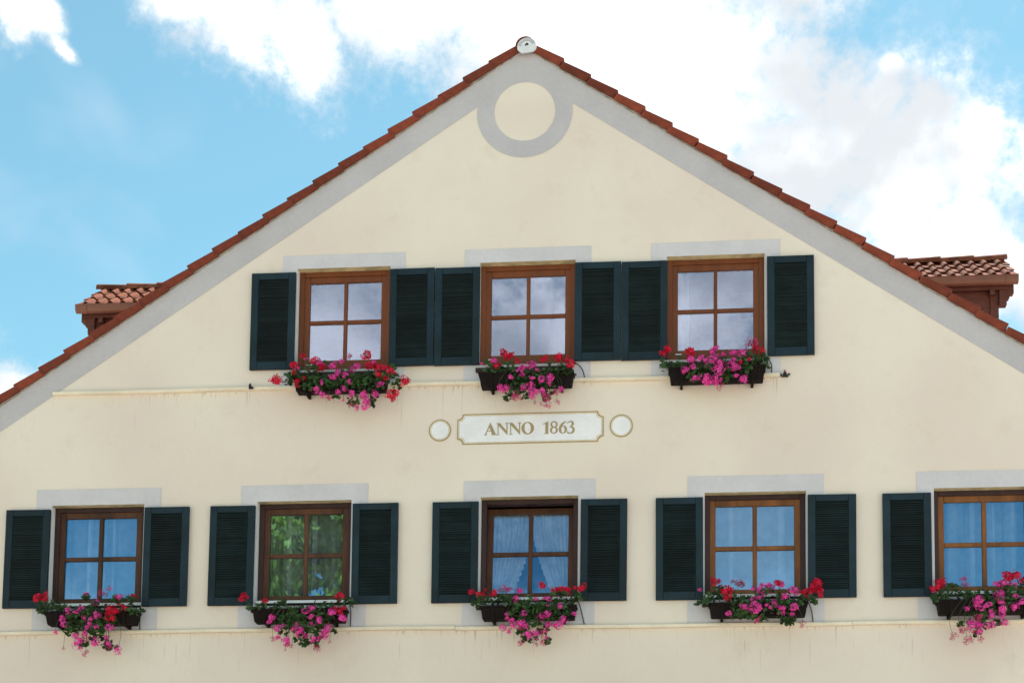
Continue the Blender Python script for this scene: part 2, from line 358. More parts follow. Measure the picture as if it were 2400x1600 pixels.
# ------------------------------------------------------------------ windows
def ring(mb, x0, x1, z0, z1, wl, wr, wb, wt, y0, y1, b=.005):
    """four mitre-free rails, butted"""
    mb.bbox(x0, x0 + wl, y0, y1, z0, z1, b); mb.bbox(x1 - wr, x1, y0, y1, z0, z1, b)
    mb.bbox(x0 + wl, x1 - wr, y0 + .0015, y1, z0, z0 + wb, b); mb.bbox(x0 + wl, x1 - wr, y0 + .0015, y1, z1 - wt, z1, b)
STYLE = {'u1': ('wood_a', 'wood_a'), 'u2': ('wood_a', 'wood_a'), 'u3': ('wood_a', 'wood_a'), 'l1': ('wood_b', 'wood_c'), 'l2': ('wood_b', 'wood_c'),
         'l3': ('wood_b', 'wood_c'), 'l4': ('wood_b', 'wood_d'), 'l5': ('wood_b', 'wood_d')}
PANE = {}
for (x0, x1, z0, z1, key) in WIN:
    up = key[0] == 'u'; fm, sm = M[STYLE[key][0]], M[STYLE[key][1]]
    fb = .045 if up else .05
    f = MB(); ring(f, x0, x1, z0 + (0 if up else .03), z1, .064, .064, fb, .060, .095, .20); win = f.build('window', fm, house)
    sx0, sx1, sz0, sz1 = x0 + .058, x1 - .058, z0 + fb - .006 + (0 if up else .03), z1 - .056
    px0, px1 = x0 + .132, x1 - .132; pz1 = z1 - .130; pz0 = 9.476 if up else 6.513
    sy = .118
    tilt = .13 if key == 'l3' else 0.0
    def tl(mb):      # tilted sash: leans into the room at the top
        if tilt: mb.v = [(x, y + .012 + tilt * (z - sz0) / (sz1 - sz0), z - .006 * (z - sz0)) for x, y, z in mb.v]
        return mb
    s = MB(); ring(s, sx0, sx1, sz0, sz1, px0 - sx0, sx1 - px1, pz0 - sz0, sz1 - pz1, sy, .165, .006)
    tl(s).build('sash', sm, win)
    xm, zm = (px0 + px1) / 2, (pz0 + pz1) / 2 - .008; bw = .022 if up else .026
    s = MB(); s.bbox(xm - bw, xm + bw, sy + .004, .160, pz0, pz1, .006); tl(s).build('glazing_bar', sm, win)
    s = MB(); s.bbox(px0, xm - bw, sy + .0055, .159, zm - bw, zm + bw, .006); s.bbox(xm + bw, px1, sy + .0055, .159, zm - bw, zm + bw, .006); tl(s).build('glazing_bar', sm, win)
    for (a, b) in ((px0, xm - bw), (xm + bw, px1)):
        for (c, d) in ((pz0, zm - bw), (zm + bw, pz1)):
            p = MB(); p.box(a, b, .145, .151, c, d)
            rx, rz = random.uniform(-.0022, .0022), random.uniform(-.0022, .0022)      # old panes never lie quite true
            p.v = [(x, y + (x - a) * rx + (z - c) * rz, z) for x, y, z in p.v]
            tl(p).build('pane', M['glass_u' if up else 'glass_l'], win)
    s = MB()
    if up:
        s.box(x0 + .002, x1 - .002, -.018, .094, z0 + .001, z0 + .022); s.build('sill', fm, win)
        s = MB(); s.box(px0 - .03, px0 + .045, .108, .117, pz0 - .058, pz0 - .046); s.build('drain_cap', M['sill'], win)
    else:
        s.box(x0 + .004, x1 - .004, .02, .094, z0 + .052, z0 + .068); s.box(x0 + .004, x1 - .004, .012, .020, z0 + .036, z0 + .068); s.build('sill', M['sill'], win)
    s = MB(); zz = 9.255 if up else 6.315
    s.bbox(x0 - .03, x1 - .03, -.062, -.006, zz - .045, zz, .006); s.build('box_rail', M['wood_b'], win)

# ------------------------------------------------------------------ shutters
SH_U = [(-5.349, -4.792), (-3.607, -3.051), (-3.043, -2.487), (-1.324, -.764), (-.756, -.199), (.998, 1.557)]
SH_L = [(-8.392, -7.828), (-6.620, -6.056), (-5.792, -5.231), (-4.010, -3.447), (-3.028, -2.467), (-1.233, -.675), (-.328, .234), (1.463, 2.027), (2.341, 2.903), (4.152, 4.715)]
YS = -.058; K = (18 + YS) / 18
def shutter(xa, xb, za, zb):
    x0, x1 = xa * K, xb * K; z0, z1 = 1.6 + (za - 1.6) * K, 1.6 + (zb - 1.6) * K
    dz = random.uniform(-.006, .006); z0 += dz; z1 += dz; an = random.uniform(-.004, .004)
    st, tr, br = .088, .082, .098
    f = MB(); ring(f, x0, x1, z0, z1, st, st, br, tr, YS, -.022, .005)
    yo = random.uniform(-.004, .006)
    rot = lambda v: [(x + (z - z0) * an, y + yo * (x - x0) / (x1 - x0), z - (x - x0) * an) for x, y, z in v]
    f.v = rot(f.v); fr = f.build('shutter', M['shut'], house)
    h = MB(); zz = z0 + br * .7                    # strap hinges on the wall side
    for hz in (z0 + .12, z1 - .14): h.box(x0 + .02, x1 - .02, -.0215, -.003, hz, hz + .03)
    h.v = rot(h.v); h.build('hinge_strap', M['rubber'], fr)
    l = MB(); n = 38; a0, a1 = z0 + br, z1 - tr; p = (a1 - a0) / n
    for i in range(n):
        zc = a0 + (i + .5) * p; hh = p * .78; d = random.uniform(-.003, .003)
        # slat leans outwards at its foot
        q = [(-.050 + d, zc - hh), (-.054 + d, zc - hh + .006), (-.030, zc + hh), (-.026, zc + hh - .006)]
        l.add([(xx, yy, zz_) for xx in (x0 + st - .006, x1 - st + .006) for yy, zz_ in q], [(0, 4, 5, 1), (1, 5, 6, 2), (2, 6, 7, 3), (3, 7, 4, 0)])
    l.v = rot(l.v); l.build('louvre_slats', M['louv'], fr, kind='stuff')
for a, b in SH_U: shutter(a, b, 9.334, 10.569)
for a, b in SH_L: shutter(a, b, 6.374, 7.617)

# ------------------------------------------------------------------ ledges
def ledge(x0, x1, z0, z1, proud=.05, dz=0.0):
    l = MB(); prof = [(.0, z0), (-proud, z0 + .004), (-proud - .004, z0 + .012), (-proud - .004, z1 - .01), (-proud, z1 - .004), (.0, z1 + .012)]
    n = 14
    for i in range(n + 1):
        x = x0 + (x1 - x0) * i / n; wv = .003 * math.sin(x * 3.1) + dz
        l.v += [(x, y, z + wv) for y, z in prof]
    for i in range(n):
        for j in range(len(prof) - 1):
            a = i * 6 + j; l.f.append((a, a + 6, a + 7, a + 1)); l.mi.append(0)
    l.f += [tuple(range(6)), tuple(n * 6 + j for j in range(6))[::-1]]; l.mi += [0, 0]
    l.build('ledge', M['ledge'], house)
for a, b in ((-7.83, -5.0), (-4.998, -1.9), (-1.898, 1.140)): ledge(a, b, 9.056, 9.102)
for a, b, d in ((xl, -5.075, 0), (-5.072, -2.725, .004), (-2.720, 1.968, -.003), (1.972, xr, 0)): ledge(a, b, 6.028, 6.074, dz=d)

# ------------------------------------------------------------------ roof
cosA, sinA = math.cos(ANG), math.sin(ANG)
rf = MB()
for sd in (-1, 1):
    x1 = XA + sd * (HW + .5); z1_ = ZA - SL * (HW + .5)
    top = [(XA, ZA + .03), (x1, z1_ + .03)]
    rf.quad((XA, .02, ZA + .03), (x1, .02, z1_ + .03), (x1, 14.3, z1_ + .03), (XA, 14.3, ZA + .03))
    rf.quad((XA, .02, ZA - .06), (x1, .02, z1_ - .06), (x1, 14.3, z1_ - .06), (XA, 14.3, ZA - .06))
    rf.quad((XA, .02, ZA + .03), (x1, .02, z1_ + .03), (x1, .02, z1_ - .06), (XA, .02, ZA - .06))
roof = rf.build('roof', M['dark'], house)
# mortar bedding under the verge
mo = MB()
for sd in (-1, 1):
    n = 90
    for i in range(n):
        a, b = i / n, (i + 1) / n
        P = lambda t_, off, y: (XA + sd * t_ * (HW + .4), y, ZA - SL * t_ * (HW + .4) + off)
        ra, rb = -.004 - .016 * random.random(), -.004 - .016 * random.random()
        mo.quad(P(a, .03, -.016), P(b, .03, -.016), P(b, rb, -.016), P(a, ra, -.016)); mo.quad(P(a, ra, -.016), P(b, rb, -.016), P(b, rb, 0), P(a, ra, 0))
mo.build('verge_mortar', M['mortar'], house)
def verge_mesh(sd, L):
    """one verge tile: top plate with a side flange hanging over the gable; x = downhill run"""
    prof = [(-.026, -.108), (-.052, -.108), (-.056, -.102), (-.056, -.012), (-.050, 0.0), (-.040, .005), (.28, .005), (.28, -.018), (-.026, -.020)]
    mb = MB(); segs = [(0.0, -.038, 1.0), (L - .006, 0.0, 1.0), (L, -.004, .97)]
    for s_, lift, k_ in segs:
        for y, n_ in prof:
            nn = n_ * k_ + (lift if n_ > -.1 else lift * .35)
            mb.v.append((sd * (s_ * cosA + nn * sinA), y, -s_ * sinA + nn * cosA))
    m_ = len(prof)
    for i in range(len(segs) - 1):
        for j in range(m_):
            a = i * m_ + j; b = i * m_ + (j + 1) % m_; mb.f.append((a, b, b + m_, a + m_)); mb.mi.append(0)
    mb.f += [tuple(range(m_)), tuple(2 * m_ + j for j in range(m_))[::-1]]; mb.mi += [0, 0]
    return mb.mesh('verge_tile', M['tile'])
for sd, first, pitch in ((-1, -2.42, .312), (1, -1.472, .331)):
    L = pitch / cosA + (.028 if sd < 0 else -.010); me = verge_mesh(sd, L)
    for i in range(25):
        xe = first + sd * i * pitch                      # lower end of this tile
        if abs(xe - XA) > HW + .45: break
        zt = ZA + .134 - SL * abs(xe - XA) + .002
        xs = xe - sd * L * cosA; zs = zt + L * sinA
        o = link('verge_tile', me, house, loc=(xs + random.uniform(-.008, .008), random.uniform(-.005, .005), zs + random.uniform(-.006, .006)))
        o.rotation_euler = (0, random.uniform(-.006, .006), 0)
# courses of the main roof, seen only edge-on from the street
for sd in (-1, 1):
    c_ = MB(); pitch = .33
    for i in range(27):
        d0, d1 = i * pitch, (i + 1) * pitch + .03
        for (ya, yb) in ((.29, 14.2),):
            P = lambda d, y, off: (XA + sd * d, y, ZA - SL * d + off)
            c_.quad(P(d0, ya, .07), P(d1, ya, .125), P(d1, yb, .125), P(d0, yb, .07)); c_.quad(P(d1, ya, .125), P(d1, yb, .125), P(d1, yb, .085), P(d1, ya, .085))
    c_.build('tile_courses', M['tile'], roof)
# ridge
def half_round(mb, r0, r1, y0, y1, cx_, cz_, n=12, th=.016):
    base = len(mb.v)
    for y, r in ((y0, r0), (y1, r1), (y1, r1 - th), (y0, r0 - th)):
        for i in range(n + 1):
            a = R_(-12) + (math.pi + R_(24)) * i / n; mb.v.append((cx_ + r * math.cos(a), y, cz_ + r * math.sin(a)))
    for q in range(4):
        for i in range(n):
            a = base + q * (n + 1) + i; b = base + ((q + 1) % 4) * (n + 1) + i; mb.f.append((a, a + 1, b + 1, b)); mb.mi.append(0)
for i in range(6):
    mb = MB(); half_round(mb, .122, .110, -.075 + i * .38, -.075 + i * .38 + .42, XA, ZA - .012); mb.build('ridge_tile', M['tile'], house, smooth=False)
rp = MB(); tiltp = R_(7)
def rt(x, z):
    x *= .92; z *= .92
    return (XA + .024 + x * math.cos(tiltp) - z * math.sin(tiltp), ZA - .045 + x * math.sin(tiltp) + z * math.cos(tiltp))
pl = [(-.075, -.075), (.078, -.075), (.118, -.05), (.130, -.012)] + [(.128 * math.cos(a), .012 + .118 * math.sin(a)) for a in [math.pi * i / 16 for i in range(1, 16)]] + [(-.130, -.012), (-.112, -.04)]
rp.slab([[rt(*p) for p in pl]], -.098, -.080); cap = rp.build('ridge_end_plate', M['plate'], house)
hl = MB()  # flat dark shapes stand in for the shade inside the plate's holes
for rr in (.082, .097, .112):
    for i in range(24):
        a = R_(14) + R_(152) * i / 23; c0 = (rr * math.cos(a) * 1.05, .006 + rr * math.sin(a)); hl.sheet([[rt(c0[0] + .0042 * math.cos(b * math.pi / 3), c0[1] + .0042 * math.sin(b * math.pi / 3)) for b in range(6)]], -.0992)
ht = [(.006, .060), (-.020, .038), (-.022, .022), (-.012, .014), (.002, .024), (.016, .018), (.026, .028), (.024, .042)]
hl.sheet([[rt(p[0], p[1]) for p in ht]], -.0992); hl.build('dark_hole_disc', M['dark'], cap, kind='stuff')

# ------------------------------------------------------------------ dormers
YE, HR, ZE, ZRD, XO = 1.40, .75, 10.865, 11.43, 6.195       # eave depth, half run, eave and ridge height, outer end from the gable axis
dA = math.atan2(ZRD - ZE, HR); dc, ds = math.cos(dA), math.sin(dA); PW, GA = .172, .315
def dtile_mesh(sd):
    L = .375; xs = [0, .012, .03, .048, .066, .080, .095, .130, PW + .012]; hs = [.006, .024, .040, .046, .040, .022, .008, .003, .004]
    mb = MB(); n = len(xs)
    for tt, lift in ((0.0, .034), (L, .004)):
        for lo in (0, 1):
            for x, h_ in zip(xs, hs):
                nn = h_ + lift - lo * .017; mb.v.append((sd * (x - PW / 2), tt * dc - nn * ds, tt * ds + nn * dc))
    for i in range(n - 1):
        mb.f += [(i, i + 1, 2 * n + i + 1, 2 * n + i), (i, n + i, n + i + 1, i + 1), (n + i, 3 * n + i, 3 * n + i + 1, n + i + 1)]; mb.mi += [0, 0, 0]
    mb.f += [(0, 2 * n, 3 * n, n), (n - 1, 2 * n - 1, 4 * n - 1, 3 * n - 1)]; mb.mi += [0, 0]
    return mb.mesh('roof_tile', M['dtile'])
zmain = lambda x: ZA + .10 - SL * abs(x - XA)
for sd in (-1, 1):
    X = lambda d: XA + sd * d
    b = MB(); wo_ = 5.98; wi = 3.2
    for y0, y1 in ((YE + .13, YE + .19), (YE + 2 * HR - .19, YE + 2 * HR - .13)):
        b.sheet([[(X(wi), zmain(X(wi)) - .3), (X(wo_), zmain(X(wo_)) - .3), (X(wo_), ZE - .03), (X(wi), ZE - .03)]], y0); b.sheet([[(X(wi), zmain(X(wi)) - .3), (X(wo_), zmain(X(wo_)) - .3), (X(wo_), ZE - .03), (X(wi), ZE - .03)]], y1)
    for xx in (wo_, wo_ - .06):
        b.add([(X(xx), YE + .13, zmain(X(wo_)) - .3), (X(xx), YE + 2 * HR - .13, zmain(X(wo_)) - .3), (X(xx), YE + 2 * HR - .13, ZE + .05), (X(xx), YE + HR, ZRD - .04), (X(xx), YE + .13, ZE + .05)], [(0, 1, 2, 3, 4)])
    b.box(min(X(wo_ + .003), X(wo_ - .10)), max(X(wo_ + .003), X(wo_ - .10)), YE + .11, YE + .21, zmain(X(wo_)) - .3, ZE - .03)
    dor = b.build('dormer', M['dwood'], house, label='brown boarded dormer with clay tile roof on the %s roof slope' % ('left' if sd < 0 else 'right'))
    # roof deck
    b = MB(); de = XO - .02
    for y0, z0, y1, z1 in ((YE + .02, ZE - .01, YE + HR, ZRD - .012), (YE + 2 * HR - .02, ZE - .01, YE + HR, ZRD - .012)):
        b.quad((X(2.2), y0, z0), (X(de), y0, z0), (X(de), y1, z1), (X(2.2), y1, z1)); b.quad((X(2.2), y0, z0 - .05), (X(de), y0, z0 - .05), (X(de), y1, z1 - .05), (X(2.2), y1, z1 - .05))
        b.quad((X(de), y0, z0), (X(de), y1, z1), (X(de), y1, z1 - .05), (X(de), y0, z0 - .05))
    b.build('roof_deck', M['dwood'], dor)
    # stepped timber ends under the overhang, eave board
    b = MB()
    for (x0_, x1_, z0_, z1_, y0_, y1_) in ((wo_ + .004, XO - .03, ZE - .17, ZE - .05, YE + .06, YE + .16), (wo_ + .004, XO - .085, ZE - .23, ZE - .172, YE + .06, YE + .16), (wo_ + .004, XO - .12, ZE - .32, ZE - .232, YE + .06, YE + .16),
                                           (4.0, XO - .04, ZE - .125, ZE - .06, YE + .045, YE + .058), (wo_ - .12, wo_ - .06, ZE - .19, ZE - .13, YE + .03, YE + .128)):
        b.box(min(X(x0_), X(x1_)), max(X(x0_), X(x1_)), y0_, y1_, z0_, z1_)
    b.build('bracket', M['dwood'], dor)
    # gutter
    b = MB(); prof = [(-.005, 0), (-.008, -.05), (-.03, -.085), (-.065, -.098), (-.10, -.085), (-.118, -.05), (-.120, -.002), (-.128, .004), (-.124, .012), (-.112, .006), (-.108, -.045), (-.092, -.075), (-.065, -.085), (-.036, -.075), (-.02, -.045), (-.018, 0)]
    xs = [XO + .004, XO - .15, XO - .154, XO - .158, 3.4]
    for i, d in enumerate(xs):
        k_ = 1.05 if i == 2 else 1.0
        b.v += [(X(d), YE + .03 + y * k_, ZE + .0 + z * k_) for y, z in prof]
    m_ = len(prof)
    for i in range(len(xs) - 1):
        for j in range(m_):
            a = i * m_ + j; c_ = i * m_ + (j + 1) % m_; b.f.append((a, c_, c_ + m_, a + m_)); b.mi.append(0)
    b.add([(X(XO + .004), YE + .03 + y, ZE + z) for y, z in prof[:9]], [tuple(range(9))]); b.build('gutter', M['gutter'], dor)
    me = dtile_mesh(sd)
    for row in range(4):
        t0 = row * GA - .03; yy, zz = YE + t0 * dc - .004, ZE + t0 * ds + .012
        for i in range(22):
            d = XO - PW / 2 - i * PW; x = X(d)
            if zz + .3 < zmain(x): break
            if row == 3 and t0 + .1 > HR / dc: continue
            o = link('roof_tile', me, dor, loc=(x + random.uniform(-.004, .004), yy + random.uniform(-.004, .004), zz + random.uniform(-.003, .003)))
    b = MB()       # rear slope, out of sight from the street
    for row in range(4):
        t0, t1 = row * GA - .03, min(row * GA + .32, HR / dc - .02)
        if t0 > t1: continue
        b.quad((X(2.6), YE + 2 * HR - t0 * dc, ZE + t0 * ds + .05), (X(XO), YE + 2 * HR - t0 * dc, ZE + t0 * ds + .05), (X(XO), YE + 2 * HR - t1 * dc, ZE + t1 * ds + .03), (X(2.6), YE + 2 * HR - t1 * dc, ZE + t1 * ds + .03))
    b.build('rear_slope', M['dtile'], dor)
    for i in range(9):
        d0 = XO + .02 - i * .43; d1 = d0 - .47
        b = MB(); base = 0; nn = 10; r0, r1 = .100, .090
        for d, r, in ((d0, r0), (d1, r1), (d1, r1 - .014), (d0, r0 - .014)):
            for j in range(nn + 1):
                a = R_(-8) + (math.pi + R_(16)) * j / nn; b.v.append((X(d), YE + HR + r * 1.15 * math.cos(a), ZRD + .008 + .98 * r * math.sin(a) + (.012 if d == d0 else 0)))
        for q in range(4):
            for j in range(nn):
                a = q * (nn + 1) + j; c_ = ((q + 1) % 4) * (nn + 1) + j; b.f.append((a, a + 1, c_ + 1, c_)); b.mi.append(0)
        b.build('ridge_tile', M['dtile'], dor)
        if zmain(X(d1)) > ZRD + .05: break

PLANTS = {
 'u1': ({
   'L': [(-4.633,-0.156,9.425,0.036,'r'), (-4.483,-0.164,9.355,0.048,'r'), (-4.728,-0.171,9.293,0.048,'r'), (-4.717,-0.248,9.182,0.032,'r'), (-4.917,-0.336,9.04,0.067,'r'), (-4.656,-0.316,9.037,0.04,'r'), (-4.667,-0.285,8.997,0.028,'r'), (-4.582,-0.279,9.083,0.028,'r'), (-4.406,-0.173,9.262,0.059,'r'), (-4.424,-0.168,9.31,0.044,'p'), (-4.676,-0.193,9.245,0.024,'p'), (-4.612,-0.153,9.38,0.016,'p'), (-4.574,-0.16,9.388,0.014,'p')],
   'M': [(-4.25,-0.199,9.267,0.036,'p'), (-4.156,-0.157,9.336,0.03,'p'), (-4.062,-0.114,9.413,0.04,'s'), (-3.958,-0.173,9.258,0.044,'p'), (-4.021,-0.209,9.199,0.044,'p'), (-4.167,-0.235,9.155,0.048,'p'), (-4.217,-0.31,9.077,0.048,'p'), (-4.07,-0.287,9.107,0.036,'p'), (-4.353,-0.302,9.018,0.033,'p'), (-4.425,-0.296,8.937,0.036,'p'), (-4.02,-0.289,9.027,0.04,'p'), (-4.087,-0.287,8.944,0.036,'p'), (-4.338,-0.335,8.85,0.036,'p'), (-4.265,-0.304,8.832,0.032,'s'), (-4.151,-0.3,8.888,0.036,'p'), (-4.086,-0.31,8.789,0.02,'p'), (-3.984,-0.329,8.863,0.04,'p'), (-3.835,-0.312,8.842,0.056,'p'), (-3.797,-0.335,8.755,0.048,'p'), (-3.706,-0.284,8.862,0.052,'p'), (-3.822,-0.288,8.725,0.048,'p'), (-3.973,-0.307,8.722,0.04,'s'), (-3.906,-0.322,8.682,0.024,'p'), (-3.668,-0.285,8.974,0.032,'p'), (-3.62,-0.306,8.989,0.03,'p')],
   'R': [(-3.856,-0.117,9.419,0.059,'r'), (-3.81,-0.168,9.264,0.052,'r'), (-3.741,-0.19,9.253,0.048,'r'), (-3.678,-0.217,9.215,0.056,'r'), (-3.611,-0.211,9.212,0.044,'r'), (-3.526,-0.252,9.155,0.048,'r'), (-3.462,-0.29,9.113,0.02,'r'), (-3.66,-0.296,9.091,0.048,'r'), (-3.586,-0.287,9.069,0.036,'r'), (-3.492,-0.337,8.835,0.067,'r'), (-3.471,-0.337,8.774,0.032,'r'), (-3.339,-0.302,9.007,0.052,'r'), (-3.754,-0.17,9.302,0.036,'p')],
   },[(-4.56,-0.231,9.185,0.159,0.106), (-4.339,-0.302,9.067,0.198,0.123), (-4.019,-0.296,9.077,0.238,0.123), (-3.776,-0.31,9.032,0.198,0.147), (-4.536,-0.31,9.004,0.119,0.065), (-3.547,-0.267,9.125,0.095,0.098), (-3.44,-0.31,8.974,0.048,0.098), (-4.771,-0.31,9.051,0.048,0.049), (-4.774,-0.246,9.16,0.04,0.057), (-3.97,-0.31,8.785,0.071,0.074), (-3.731,-0.31,8.779,0.04,0.065), (-4.179,-0.31,8.848,0.032,0.049), (-4.367,-0.14,9.341,0.048,0.033), (-3.524,-0.189,9.255,0.048,0.025)]),
 'u2': ({
   'L': [(-2.28,-0.195,9.274,0.04,'p'), (-2.427,-0.217,9.24,0.016,'p'), (-2.238,-0.241,9.188,0.052,'r'), (-2.205,-0.19,9.233,0.024,'r'), (-2.174,-0.133,9.396,0.048,'r'), (-2.115,-0.156,9.351,0.059,'r'), (-2.076,-0.15,9.353,0.036,'r'), (-1.995,-0.197,9.265,0.03,'r')],
   'M': [(-1.918,-0.241,9.171,0.032,'p'), (-1.952,-0.292,9.118,0.04,'p'), (-1.923,-0.298,9.054,0.036,'p'), (-1.817,-0.198,9.211,0.04,'p'), (-1.84,-0.23,9.154,0.028,'p'), (-1.746,-0.265,9.112,0.032,'p'), (-2.054,-0.282,9.028,0.036,'p'), (-1.801,-0.339,8.99,0.028,'p'), (-1.689,-0.323,8.973,0.036,'p'), (-1.599,-0.282,9.008,0.044,'p'), (-1.597,-0.293,8.947,0.032,'p'), (-2.182,-0.315,8.889,0.036,'p'), (-2.123,-0.283,8.889,0.04,'p'), (-1.901,-0.303,8.887,0.048,'p'), (-1.855,-0.291,8.923,0.028,'p'), (-1.805,-0.322,8.92,0.036,'p'), (-1.784,-0.329,8.801,0.056,'p'), (-1.813,-0.313,8.856,0.036,'p'), (-1.675,-0.332,8.821,0.052,'p'), (-1.98,-0.317,8.771,0.052,'s'), (-2.031,-0.282,8.77,0.028,'s'), (-1.62,-0.32,8.744,0.048,'s'), (-1.633,-0.339,8.664,0.044,'s'), (-1.456,-0.337,8.845,0.028,'p'), (-1.515,-0.33,8.805,0.028,'s'), (-1.497,-0.293,8.711,0.032,'s'), (-1.764,-0.318,8.7,0.02,'s')],
   'R': [(-1.67,-0.179,9.288,0.048,'r'), (-1.496,-0.181,9.298,0.063,'r'), (-1.383,-0.124,9.327,0.02,'r'), (-1.4,-0.203,9.237,0.036,'r'), (-1.349,-0.243,9.186,0.052,'r')],
   },[(-2.334,-0.229,9.188,0.071,0.082), (-2.118,-0.247,9.158,0.103,0.074), (-2.227,-0.258,9.14,0.095,0.049), (-1.953,-0.31,9.038,0.095,0.106), (-1.757,-0.308,9.058,0.119,0.098), (-1.565,-0.273,9.115,0.079,0.041), (-1.489,-0.249,9.156,0.135,0.074), (-1.409,-0.277,9.109,0.095,0.049), (-1.99,-0.31,8.918,0.087,0.106), (-1.834,-0.31,8.93,0.095,0.098), (-1.615,-0.31,8.892,0.087,0.098), (-2.029,-0.31,8.831,0.079,0.049), (-2.091,-0.31,8.776,0.04,0.049), (-1.887,-0.31,8.787,0.04,0.049), (-1.645,-0.31,8.773,0.048,0.049)]),
 'u3': ({
   'L': [(-0.196,-0.155,9.369,0.048,'r'), (-0.25,-0.152,9.324,0.04,'r'), (0.076,-0.168,9.327,0.059,'r')],
   'M': [(0.344,-0.145,9.338,0.048,'p'), (0.382,-0.155,9.372,0.028,'p'), (0.382,-0.164,9.268,0.032,'p'), (0.467,-0.15,9.295,0.036,'p'), (0.579,-0.16,9.304,0.044,'p'), (0.693,-0.194,9.282,0.048,'p'), (0.072,-0.234,9.199,0.044,'p'), (0.211,-0.231,9.204,0.056,'p'), (0.331,-0.236,9.198,0.048,'p'), (0.584,-0.244,9.184,0.032,'p'), (0.276,-0.254,9.12,0.048,'p'), (0.426,-0.275,9.139,0.032,'p'), (0.107,-0.312,9.084,0.032,'p'), (0.026,-0.284,9.058,0.044,'p'), (0.406,-0.301,9.065,0.067,'p'), (0.557,-0.25,9.118,0.056,'p'), (0.616,-0.309,9.063,0.04,'p'), (0.422,-0.286,8.999,0.052,'p'), (0.368,-0.301,8.954,0.04,'p'), (0.425,-0.293,8.932,0.028,'p'), (0.149,-0.295,8.954,0.044,'p'), (0.115,-0.31,8.933,0.028,'p'), (0.268,-0.334,8.923,0.056,'p'), (0.283,-0.327,8.898,0.032,'p'), (0.376,-0.288,8.896,0.044,'p'), (0.337,-0.286,8.905,0.024,'p'), (0.429,-0.285,8.848,0.036,'s'), (0.612,-0.32,8.959,0.028,'p'), (0.7,-0.301,8.925,0.04,'p')],
   'R': [(0.805,-0.122,9.427,0.067,'s'), (0.843,-0.131,9.365,0.044,'r'), (0.897,-0.129,9.332,0.059,'r'), (0.934,-0.153,9.313,0.032,'r'), (0.668,-0.246,9.148,0.028,'r'), (0.769,-0.214,9.199,0.024,'r')],
   },[(-0.078,-0.242,9.167,0.111,0.065), (-0.225,-0.245,9.162,0.071,0.065), (0.168,-0.267,9.126,0.119,0.098), (0.353,-0.258,9.14,0.159,0.106), (0.584,-0.244,9.163,0.159,0.065), (0.831,-0.217,9.208,0.143,0.106), (0.959,-0.253,9.149,0.056,0.082), (0.122,-0.31,8.981,0.079,0.065), (0.276,-0.31,8.993,0.159,0.074), (0.505,-0.31,8.986,0.079,0.082), (0.72,-0.28,9.104,0.095,0.049), (0.735,-0.306,9.061,0.048,0.049)]),
 'l1': ({
   'L': [(-7.855,-0.174,6.451,0.052,'r'), (-7.768,-0.16,6.502,0.032,'r'), (-7.773,-0.154,6.439,0.044,'r'), (-7.887,-0.173,6.415,0.024,'r')],
   'M': [(-7.271,-0.125,6.504,0.024,'p'), (-7.07,-0.114,6.504,0.04,'s'), (-6.969,-0.157,6.556,0.028,'s'), (-6.834,-0.179,6.447,0.044,'p'), (-7.123,-0.176,6.383,0.04,'p'), (-7.422,-0.299,6.266,0.032,'p'), (-7.278,-0.243,6.287,0.036,'p'), (-7.311,-0.317,6.232,0.028,'p'), (-7.41,-0.291,6.212,0.028,'p'), (-7.489,-0.293,6.16,0.038,'p'), (-7.214,-0.287,6.158,0.033,'p'), (-7.125,-0.307,6.148,0.032,'p'), (-7.056,-0.287,6.188,0.052,'p'), (-7.452,-0.328,6.086,0.033,'p'), (-7.142,-0.3,6.093,0.032,'p'), (-7.16,-0.32,6.044,0.028,'p'), (-7.121,-0.286,6.064,0.024,'p'), (-7.065,-0.294,6.054,0.032,'p'), (-6.895,-0.312,6.039,0.041,'p'), (-7.562,-0.308,5.992,0.03,'p'), (-7.182,-0.338,5.96,0.036,'p'), (-7.291,-0.338,5.929,0.04,'p'), (-7.214,-0.304,5.913,0.032,'s'), (-7.17,-0.311,5.895,0.032,'s'), (-7.073,-0.288,5.887,0.052,'p'), (-7.269,-0.304,5.849,0.052,'p'), (-6.915,-0.332,5.915,0.024,'p'), (-6.893,-0.318,5.838,0.041,'p'), (-6.783,-0.294,5.766,0.048,'p'), (-6.883,-0.309,5.788,0.028,'s'), (-7.165,-0.339,5.72,0.036,'s'), (-7.46,-0.29,5.794,0.02,'s')],
   'R': [(-6.678,-0.125,6.467,0.04,'r'), (-6.88,-0.298,6.263,0.059,'r'), (-6.825,-0.29,6.24,0.04,'r'), (-6.886,-0.317,6.174,0.059,'r'), (-6.87,-0.293,6.148,0.036,'r'), (-6.818,-0.233,6.344,0.02,'r'), (-6.752,-0.254,6.317,0.02,'r'), (-6.717,-0.269,6.277,0.036,'r')],
   },[(-7.774,-0.237,6.323,0.103,0.074), (-7.641,-0.206,6.37,0.095,0.065), (-7.485,-0.24,6.319,0.119,0.049), (-7.156,-0.244,6.313,0.198,0.074), (-6.9,-0.175,6.417,0.063,0.057), (-6.705,-0.229,6.335,0.127,0.09), (-6.55,-0.289,6.245,0.048,0.065), (-7.208,-0.308,6.217,0.198,0.106), (-7.284,-0.31,6.097,0.159,0.106), (-7.081,-0.31,6.094,0.174,0.123), (-6.895,-0.31,6.132,0.071,0.065), (-7.035,-0.31,5.957,0.119,0.082), (-7.403,-0.31,6.01,0.063,0.057), (-7.193,-0.31,5.847,0.063,0.033), (-6.926,-0.31,5.876,0.079,0.074), (-6.875,-0.31,5.803,0.079,0.033), (-7.269,-0.14,6.488,0.04,0.041), (-6.634,-0.282,6.256,0.04,0.049)]),
 'l2': ({
